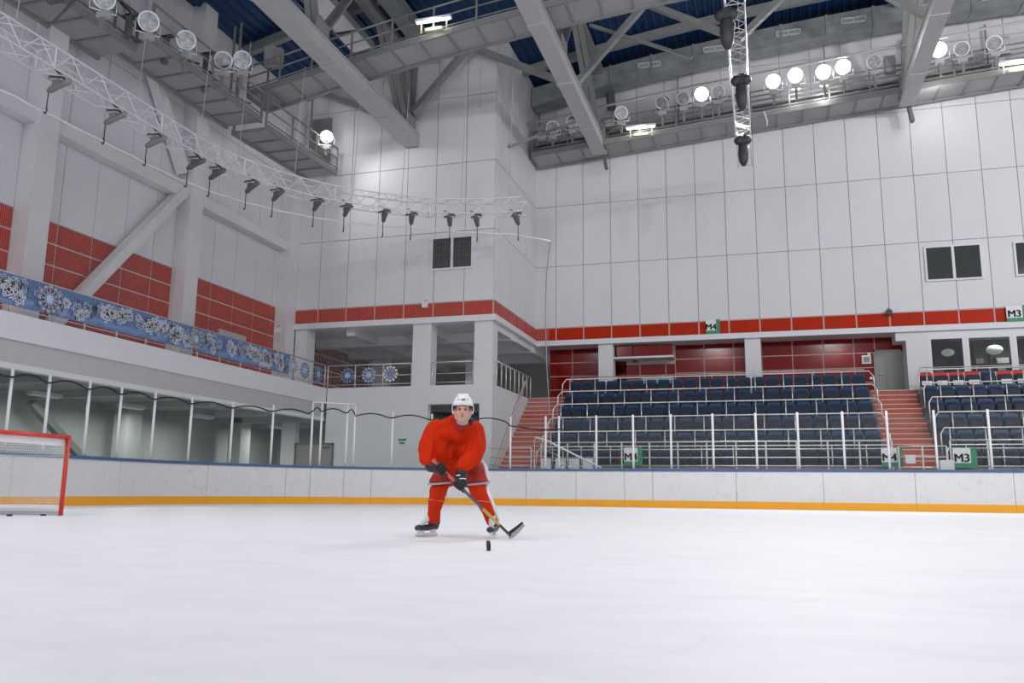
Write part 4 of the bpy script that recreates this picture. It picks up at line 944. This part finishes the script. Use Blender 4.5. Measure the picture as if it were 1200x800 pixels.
def gprof(f, h):
    """net surface: f 0..1 around, h 0..1 up"""
    n = len(arc)-1; i = min(n-1, int(f*n)); t = f*n-i; a = Vector(arc[i]).lerp(Vector(arc[i+1]), t)
    k = 1-.45*h**1.5; return Vector((a.x*k, a.y if h < .01 else (-.915+(a.y+.915)*(1-.02*h)), .04+1.13*h))
for i in range(91): q.tube([gprof(i/90, h/6) for h in range(7)], .003, 3, False)
for j in range(29): q.tube([gprof(i/24, j/28) for i in range(25)], .003, 3, False)
for i in range(41):
    y = -1.83*i/40; x1 = gprof((.08+.84*i/40), 1).x; q.tube([(0, y, 1.2), (x1, y, 1.17)], .0022, 3, False)
for j in range(14): q.tube([(-.05*j, -.0, 1.2), (-.05*j, -1.83, 1.2)], .0022, 3, False)
o = q.build('netting', NETW, G); o['kind'] = 'stuff'
for i, (px, lb) in enumerate(((32, 'left'), (59, 'right'))):
    q = at(px, 601, Z=0); q.x -= 0
    o = MB().tube([(0, 0, 0), (0, 0, .025)], .04, 16).build('hockey_puck', BLACK, label='black puck lying by the goal base, %s one of the two' % lb, cat='puck', group='pucks by the goal'); o.location = (gx-.35+.18*i, gy-.62+.45*i, 0)
# ------------------------------------------------------------ the player
from mathutils import noise as _nz
def sph(c, r, mb, nu=12, nv=8): mb.ball(c, r, nu, nv)
def chain(mb, items, step=.3):
    """items: (centre, radii) blended from one to the next"""
    it = [(Vector(c), Vector(r if isinstance(r, (tuple, list)) else (r, r, r))) for c, r in items]
    if len(it) == 1: sph(it[0][0], tuple(it[0][1]), mb)
    for (a, ra), (b, rb) in zip(it, it[1:]):
        n = max(2, int((b-a).length/(min(min(ra), min(rb))*step))+1)
        for i in range(n+1):
            t = i/n; sph(a.lerp(b, t), tuple(ra.lerp(rb, t)), mb)
def organic(name, chains, mt, parent, voxel=.012, smooth=6, fold=0, fscale=9, stretch=(1, 1, .45), cut=None, **k):
    mb = MB()
    for c in chains: chain(mb, c)
    me = bpy.data.meshes.new(name); me.from_pydata(mb.v, [], mb.f); o = bpy.data.objects.new(name, me); C.objects.link(o)
    r = o.modifiers.new('r', 'REMESH'); r.mode = 'VOXEL'; r.voxel_size = voxel
    s_ = o.modifiers.new('s', 'SMOOTH'); s_.factor = .5; s_.iterations = smooth
    dg = bpy.context.evaluated_depsgraph_get(); new = bpy.data.meshes.new_from_object(o.evaluated_get(dg)); o.modifiers.clear(); o.data = new; bpy.data.meshes.remove(me)
    new.name = name
    if fold:
        new.update(); vs = [(v.co.copy(), v.normal.copy()) for v in new.vertices]
        for v, (c, n) in zip(new.vertices, vs):
            q = Vector((c.x*stretch[0], c.y*stretch[1], c.z*stretch[2]))*fscale
            f = _nz.noise(q)+.5*_nz.noise(q*2.3+Vector((5, 3, 1)))
            f = -abs(f)*1.6+.3
            v.co = c+n*fold*f
    if cut:
        bm = bmesh.new(); bm.from_mesh(new)
        for (pc, pn) in cut:
            g_ = bm.verts[:]+bm.edges[:]+bm.faces[:]; res = bmesh.ops.bisect_plane(bm, geom=g_, plane_co=pc, plane_no=pn, clear_outer=True)
            ed = [e for e in res['geom_cut'] if isinstance(e, bmesh.types.BMEdge)]
            bmesh.ops.holes_fill(bm, edges=ed) if k.get('cap') else None
        bm.to_mesh(new); bm.free()
    new.materials.clear(); new.materials.append(mt); new.polygons.foreach_set('use_smooth', [True]*len(new.polygons)); new.update()
    o.parent = parent
    if k.get('label'): o['label'] = k['label']
    return o
SKIN = mat('skin', (.62, .36, .27), .5, noise=.05, nscale=20)
JER = mat('red_jersey_cloth', (.56, .026, .003), .8, spec=.1, noise=.08, nscale=12, bump=.3, bscale=60)
SOCK = mat('red_knit_sock', (.60, .034, .007), .85, spec=.1, noise=.06, nscale=20)
SHORT = mat('red_short_cloth', (.38, .018, .014), .7, noise=.06)
HELM = mat('white_helmet', (.82, .82, .83), .3)
GLV = mat('black_glove', (.014, .014, .015), .45, bump=.3, bscale=50)
GLVW = mat('glove_white', (.75, .75, .75), .5)
BOOT = mat('skate_boot_black', (.03, .035, .05), .4)
BOOTW = mat('skate_lace_white', (.62, .65, .74), .5)
HOLD = mat('white_blade_holder', (.75, .76, .78), .35)
BLADE = mat('steel_runner', (.6, .6, .62), .2, metal=.9)
HAIR = mat('brown_hair', (.10, .05, .03), .7)
GREYB = mat('grey_hem', (.42, .40, .42), .7)
pl = empty('person', (-2.88, 7.95, 0), 'ice hockey player in red jersey, red socks and white helmet bending over a stick', 'person', rz=radians(20))
# joints (x to the right of the picture, y away from the camera)
hipL, hipR = (-.13, .12, .64), (.10, .08, .64)
kneeL, kneeR = (-.225, -.05, .44), (.17, -.13, .44)
ankL, ankR = (-.275, .12, .17), (.315, -.10, .16)
HD = Vector((.0, -.40, 1.195))
# body: one continuous figure
organic('body', [
    [((-.02, .04, .70), (.13, .10, .10)), ((-.04, -.06, .88), (.14, .09, .12)), ((-.04, -.16, .99), (.16, .08, .08))],
    [((-.02, -.22, 1.06), .055), (tuple(HD+Vector((0, .03, -.09))), .058)],
    [((-.04, -.15, 1.02), .07), ((-.22, -.15, 1.01), .06), ((-.325, -.24, .84), .045), ((-.275, -.34, .72), .028)],
    [((-.04, -.15, 1.02), .07), ((.12, -.15, 1.01), .06), ((.15, -.30, .82), .045), ((.02, -.41, .66), .028)],
    [(hipL, .09), (kneeL, .06), (ankL, .032), ((-.29, .1, .13), .022)],
    [(hipR, .09), (kneeR, .06), (ankR, .032), ((.315, -.12, .13), .022)],
    # skull, jaw, cheeks
    [(tuple(HD+Vector((0, .02, .035))), (.076, .095, .088)), (tuple(HD+Vector((-.002, -.01, -.03))), (.066, .078, .07)), (tuple(HD+Vector((-.008, -.045, -.085))), (.036, .032, .03))],
    [(tuple(HD+Vector((-.04, -.055, -.025))), (.024, .022, .024)), (tuple(HD+Vector((.036, -.055, -.025))), (.024, .022, .024))],
    [(tuple(HD+Vector((-.055, -.0, -.055))), (.018, .03, .03)), (tuple(HD+Vector((-.01, -.04, -.088))), (.03, .026, .02)), (tuple(HD+Vector((.05, 0, -.055))), (.018, .03, .03))],
    [(tuple(HD+Vector((-.003, -.092, .015))), .010), (tuple(HD+Vector((-.005, -.108, -.022))), .0135)],
    [(tuple(HD+Vector((-.016, -.096, -.026))), .009), (tuple(HD+Vector((.008, -.096, -.026))), .009)],
    [(tuple(HD+Vector((-.04, -.078, .026))), .012), (tuple(HD+Vector((-.01, -.088, .026))), .012), (tuple(HD+Vector((.036, -.078, .026))), .012)],
    [(tuple(HD+Vector((-.078, .01, -.01))), (.012, .02, .03)), (tuple(HD+Vector((-.08, .012, -.02))), (.01, .018, .026))],
    [(tuple(HD+Vector((.078, .01, -.01))), (.012, .02, .03)), (tuple(HD+Vector((.08, .012, -.02))), (.01, .018, .026))]],
    SKIN, pl, .0075, 3)
for sx in (-1, 1):
    e = HD+Vector((sx*.030-.003, -.083, .006))
    MB().ball(e, (.0125, .007, .0055), 10, 6).build('eye', mat('eye_dark', (.03, .02, .02), .3), pl)
    MB().tube([e+Vector((-.018, -.004, .017)), e+Vector((0, -.009, .021)), e+Vector((.018, -.004, .017))], .0022, 5).build('eyebrow', HAIR, pl)
lp = HD+Vector((-.006, -.088, -.060)); MB().ball(lp, (.022, .009, .0065), 10, 6).build('lips', mat('lip', (.45, .14, .12), .5), pl)
MB().ball(HD+Vector((-.066, -.02, .02)), (.010, .022, .03), 8, 6).build('hair', HAIR, pl); MB().ball(HD+Vector((.064, -.02, .02)), (.010, .022, .03), 8, 6).build('hair', HAIR, pl)
# helmet
he = organic('helmet', [[(tuple(HD+Vector((0, .02, .055))), (.100, .122, .095)), (tuple(HD+Vector((0, .03, .085))), (.088, .112, .085))],
    [(tuple(HD+Vector((-.088, .03, .02))), (.018, .045, .06))], [(tuple(HD+Vector((.088, .03, .02))), (.018, .045, .06))],
    [(tuple(HD+Vector((-.04, -.03, .145))), .016), (tuple(HD+Vector((-.035, .09, .16))), .018)], [(tuple(HD+Vector((.04, -.03, .145))), .016), (tuple(HD+Vector((.035, .09, .16))), .018)],
    [(tuple(HD+Vector((-.075, -.075, .062))), .018), (tuple(HD+Vector((0, -.102, .066))), .018), (tuple(HD+Vector((.075, -.075, .062))), .018)]],
    HELM, pl, .0075, 3)
bm = bmesh.new(); bm.from_mesh(he.data)      # open the shell over the face
kill = [f for f in bm.faces if (f.calc_center_median()-HD).z < .043 and (f.calc_center_median()-HD).y < -.005-.0*1]
kill += [f for f in bm.faces if (f.calc_center_median()-HD).z < -.03]
bmesh.ops.delete(bm, geom=list(set(kill)), context='FACES'); bm.to_mesh(he.data); bm.free()
for (x, z, a, b_) in ((0.003, .098, .026, .006), (-.042, .098, .006, .006), (.048, .098, .006, .005), (-.04, .125, .004, .003)):
    MB().ball(HD+Vector((x, -.106+abs(x)*.28, z)), (a, .012, b_), 10, 6).build('vent', DARK, he)
MB().tube([HD+Vector((-.084, -.02, -.02)), HD+Vector((-.07, -.05, -.08)), HD+Vector((-.01, -.06, -.122)), HD+Vector((.06, -.04, -.085)), HD+Vector((.088, -.01, -.02))], .0035, 6).build('chin_strap', GREYB, pl)
# jersey
jr_ = organic('jersey', [
    [((-.045, .10, .62), (.20, .15, .07)), ((-.045, .02, .72), (.205, .17, .09)), ((-.05, -.08, .86), (.205, .16, .12)), ((-.055, -.17, .99), (.225, .15, .10))],
    [((-.235, -.14, 1.03), (.115, .12, .095)), ((-.055, -.20, 1.065), (.15, .12, .075)), ((.10, -.14, 1.03), (.105, .12, .095))],
    [((-.05, -.20, 1.08), (.15, .13, .08)), ((-.015, -.16, 1.135), (.11, .10, .06))],
    [((-.05, -.20, .98), (.20, .16, .10)), ((-.02, -.25, 1.04), (.12, .13, .06))],
    [((-.2, -.16, .93), (.13, .11, .12)), ((-.19, -.2, .80), (.13, .11, .10))],
    [((.06, -.18, .93), (.13, .11, .12)), ((.07, -.2, .80), (.12, .11, .10))],
    [((-.25, -.14, 1.02), .112), ((-.325, -.22, .87), (.098, .105, .1)), ((-.32, -.30, .755), (.092, .095, .08)), ((-.275, -.36, .695), (.084, .08, .045))],
    [((.105, -.15, 1.0), .115), ((.135, -.27, .86), (.098, .11, .1)), ((.09, -.36, .75), (.092, .09, .08)), ((.01, -.43, .66), (.08, .075, .045))]],
    JER, pl, .011, 5, fold=.024, fscale=7.5, stretch=(1.15, .6, .42))
MB().tube([(-.085, -.31, 1.10), (-.06, -.36, 1.055), (-.015, -.385, 1.02), (.035, -.37, 1.05), (.075, -.31, 1.10)], [.012, .022, .03, .022, .012], 8).build('collar', mat('dark_red_collar', (.33, .008, .01), .8), jr_)
MB().ball((.075, -.32, 1.10), (.028, .03, .035), 10, 8).build('neck_guard', BLACK, pl)
# shorts
sh = organic('shorts', [[((-.03, .12, .66), (.19, .15, .10)), ((-.03, .10, .60), (.2, .15, .08))],
    [((-.13, .09, .62), .14), ((-.215, .0, .535), (.108, .13, .03))], [((.09, .06, .62), .15), ((.155, -.05, .535), (.118, .13, .03))]],
    SHORT, pl, .011, 4, fold=.008, fscale=9)
for (cx_, cy_, rx) in ((-.215, 0, .108), (.158, -.05, .116)):
    MB().tube([(cx_+rx*cos(a), cy_+.13*sin(a), .518+.012*sin(a+1)) for a in [2*pi*i/24 for i in range(25)]], .012, 6).build('hem', GREYB, sh)
MB().tube([(.20, -.02, .74), (.235, -.02, .68), (.25, -.04, .60), (.262, -.05, .53)], [.01, .02, .024, .02], 8).build('side_stripe', HELM, sh)
# socks
for sd, kn, an, hp, st in (('L', kneeL, ankL, hipL, 0), ('R', kneeR, ankR, hipR, 1)):
    k_, a_ = Vector(kn), Vector(an); up_ = Vector(hp)
    so = organic('sock', [[(tuple(k_.lerp(up_, .42)), (.092, .10, .04)), (tuple(k_), (.088, .098, .07)), (tuple(k_.lerp(a_, .35)), (.078, .085, .06)), (tuple(k_.lerp(a_, .7)), (.066, .074, .05)), (tuple(a_+Vector((0, 0, -.035))), (.060, .068, .02))]], SOCK, pl, .010, 4, fold=.006, fscale=12)
    q = k_.lerp(a_, .33); rx, ry = .083, .089
    MB().tube([(q.x+rx*cos(t), q.y+ry*sin(t), q.z+.006*sin(2*t)) for t in [2*pi*i/24 for i in range(25)]], .006, 6).build('garter', mat('red_band', (.75, .16, .11), .7), so)
    if st: MB().tube([tuple(k_.lerp(up_, .3)+Vector((.088, -.035, 0))), tuple(k_+Vector((.087, -.035, 0))), tuple(k_.lerp(a_, .5)+Vector((.074, -.03, 0))), tuple(a_+Vector((.052, -.02, 0)))], [.014, .020, .018, .013], 8).build('white_stripe', HELM, so)
# skates
def skate(an, toe, heel, lab):
    """toe and heel are floor points of the runner"""
    a_ = Vector(an); T = Vector((*toe, 0)); H_ = Vector((*heel, 0)); d = (T-H_).normalized(); n = Vector((-d.y, d.x, 0)); u = Vector((0, 0, 1))
    bt = organic('skate', [[(tuple(H_+d*.02+u*.10), (.036, .036, .036)), (tuple(H_+d*.13+u*.085), (.042, .042, .032)), (tuple(T-d*.03+u*.085), (.040, .040, .030))],
        [(tuple(H_+d*.035+u*.10), (.042, .042, .04)), (tuple(a_+u*-.0), (.047, .05, .045)), (tuple(a_+u*.04-d*.012), (.05, .053, .02))],
        [(tuple(H_+d*.0+u*.13), .03), (tuple(a_+u*.075-d*.065), (.028, .028, .03))]], BOOT, pl, .008, 2)
    organic('tongue', [[(tuple(T-d*.06+u*.115), (.026, .026, .014)), (tuple(a_.lerp(H_+d*.13+u*.12, .5)+d*.035+u*.02), (.032, .032, .03)), (tuple(a_+d*.04+u*.035), (.038, .034, .035))]], BOOTW, bt, .007, 2)
    for i in range(5):
        p = (T-d*.07+u*.128).lerp(a_+d*.075+u*.03, i/4); MB().tube([p-n*.026-d*.004, p+u*.004, p+n*.026-d*.004], .004, 5).build('lace', HELM, bt)
    hl = MB()
    for s0, s1 in ((.03, .075), (.175, .235)): hl.add([H_+d*s0+n*.014+u*.07, H_+d*s1+n*.014+u*.07, H_+d*s1-n*.014+u*.07, H_+d*s0-n*.014+u*.07, H_+d*(s0-.01)+n*.006+u*.022, H_+d*(s1+.01)+n*.006+u*.022, H_+d*(s1+.01)-n*.006+u*.022, H_+d*(s0-.01)-n*.006+u*.022], [(0, 3, 2, 1), (4, 5, 6, 7), (0, 1, 5, 4), (1, 2, 6, 5), (2, 3, 7, 6), (3, 0, 4, 7)])
    hl.beam(H_+u*.026, T+u*.026, .014, .022); hl.beam(H_+d*.01+u*.066, T-d*.01+u*.066, .05, .014); hl.build('blade_holder', HOLD, bt)
    L = (T-H_).length
    MB().poly([H_-d*.01+u*.022+n*.002, H_+u*.004+n*.002, H_+d*.04+u*.0005+n*.002, T-d*.04+u*.0005+n*.002, T+u*.006+n*.002, T+d*.015+u*.024+n*.002], -n*.004).build('runner', BLADE, bt)
skate(ankL, (-.43, -.02), (-.23, .155), 'left')
skate(ankR, (.275, -.31), (.345, -.06), 'right')
# gloves: cuff, palm, four fingers and a thumb around the shaft
SB = Vector((-.245, -.46, .70)); SE = Vector((.47, -.33, .035)); sd_ = (SE-SB).normalized()
def glove(t, wrist, side, lab):
    p = SB+sd_*t; wv = Vector(wrist); ax = sd_; to = (wv-p); to -= ax*to.dot(ax); to.normalize(); b_ = ax.cross(to).normalized()*side
    g = organic('glove', [[(tuple(wv+(wv-p)*.15), (.060, .06, .05)), (tuple(wv), (.062, .06, .05)), (tuple(wv.lerp(p, .45)), (.05, .05, .045))],
        [(tuple(p+to*.055-ax*.03), (.038, .038, .036)), (tuple(p+to*.05+ax*.03), (.036, .036, .034))]], GLV, pl, .009, 2)
    for i, (o_, r_, L) in enumerate(((-.042, .0165, .9), (-.014, .018, 1.0), (.014, .0175, .97), (.040, .0155, .85))):
        c = p+ax*o_; pts = [c+to*.055+b_*.03]
        for a in (20, 75, 130, 185, 235): pts.append(c+(to*cos(radians(90-a+0))*0+b_*cos(radians(a-20))*.040*L+to*(-sin(radians(a-20)))*.036*L+to*.008))
        organic('finger', [[(tuple(q), r_*(1-.05*j)) for j, q in enumerate(pts)]], GLV, g, .006, 1)
    q0 = p+to*.05-b_*.02+ax*.03
    organic('thumb', [[(tuple(q0), .02), (tuple(p-b_*.034+ax*.05+to*.012), .0185), (tuple(p-b_*.022+ax*.075-to*.012), .016)]], GLV, g, .006, 1)
    for sgn in (-1, 1):
        c = wv.lerp(p, .25)+b_*.045*1+ax*.022*sgn; MB().tube([c-Vector((.03, .01, 0)), c+Vector((.0, -.012, .004)), c+Vector((.03, .01, 0))], .005, 5).build('glove_trim', GLVW, g)
    return g
glove(.075, (-.275, -.385, .66), 1, 'upper')
glove(.30, (.0, -.43, .60), 1, 'lower')
# stick and puck
st = empty('hockey_stick', pl.location, 'dark hockey stick with yellow lower shaft held by the player, curved blade on the ice', 'stick', rz=radians(20))
UPV = (0, -1, .2)
MB().beam(SB-sd_*.04, SB+sd_*.0, .03, .034, UPV).beam(SB, SB+sd_*.34, .026, .03, UPV).build('shaft_grip', mat('red_grip_tape', (.55, .12, .12), .6), st)
MB().beam(SB+sd_*.34, SB+sd_*.62, .024, .030, UPV).build('shaft', mat('grey_shaft', (.09, .09, .10), .35), st)
MB().beam(SB+sd_*.62, SB+sd_*.84, .024, .030, UPV).build('yellow_shaft', mat('yellow_shaft_paint', (.42, .38, .07), .35), st, label='yellow lower shaft')
MB().beam(SB+sd_*.84, SE, .022, .034, UPV).build('hosel', mat('dark_hosel', (.05, .05, .055), .35), st)
q = MB(); vs = []; nB = 8; hb = SE-Vector((.0, 0, .0))
for i in range(nB+1):
    t = i/nB; bx_ = SE.x-.01+.135*t+.0*t*t; by_ = SE.y-.14*t+.03*sin(t*3); bz = .004+.13*t**1.7; hh = .062+.014*sin(t*pi)-.02*t
    d_ = Vector((-.25, 0, 1)).normalized() if i < 1 else Vector((-.45-.2*t, .0, 1)).normalized()
    base = Vector((bx_, by_, bz)); tp_ = base+d_*hh
    for c_, off in ((base, 0), (tp_, 0), (tp_, .010), (base, .010)): vs.append(c_+Vector((0, off, 0)))
fs = []
for i in range(nB):
    for k in range(4): fs.append((4*i+k, 4*i+(k+1) % 4, 4*i+4+(k+1) % 4, 4*i+4+k))
fs += [(0, 1, 2, 3), tuple(4*nB+k for k in (3, 2, 1, 0))]
bl = q.add(vs, fs).build('blade', mat('blade_tape_grey', (.38, .38, .39), .6), st)
q = MB(); vs2 = []
for i in range(nB+1):
    b0, t0 = vs[4*i], vs[4*i+1]; vs2 += [t0+(t0-b0)*.04+Vector((0, -.003, 0)), b0+(t0-b0)*.62+Vector((0, -.003, 0)), b0+(t0-b0)*.62+Vector((0, .012, 0)), t0+(t0-b0)*.04+Vector((0, .013, 0))]
q.add(vs2, fs).build('blade_edge', BLACK, bl)
pk = at(572.3, 645, Z=0)
o = MB().tube([(-.0127, 0, 0), (.0127, 0, 0)], .0381, 24).build('hockey_puck', BLACK); o.location = (pk.x, pk.y, .0375); o.rotation_euler = (0, radians(-3), radians(25)); tag(o, 'black puck standing on its edge on the ice in front of the player', 'puck')
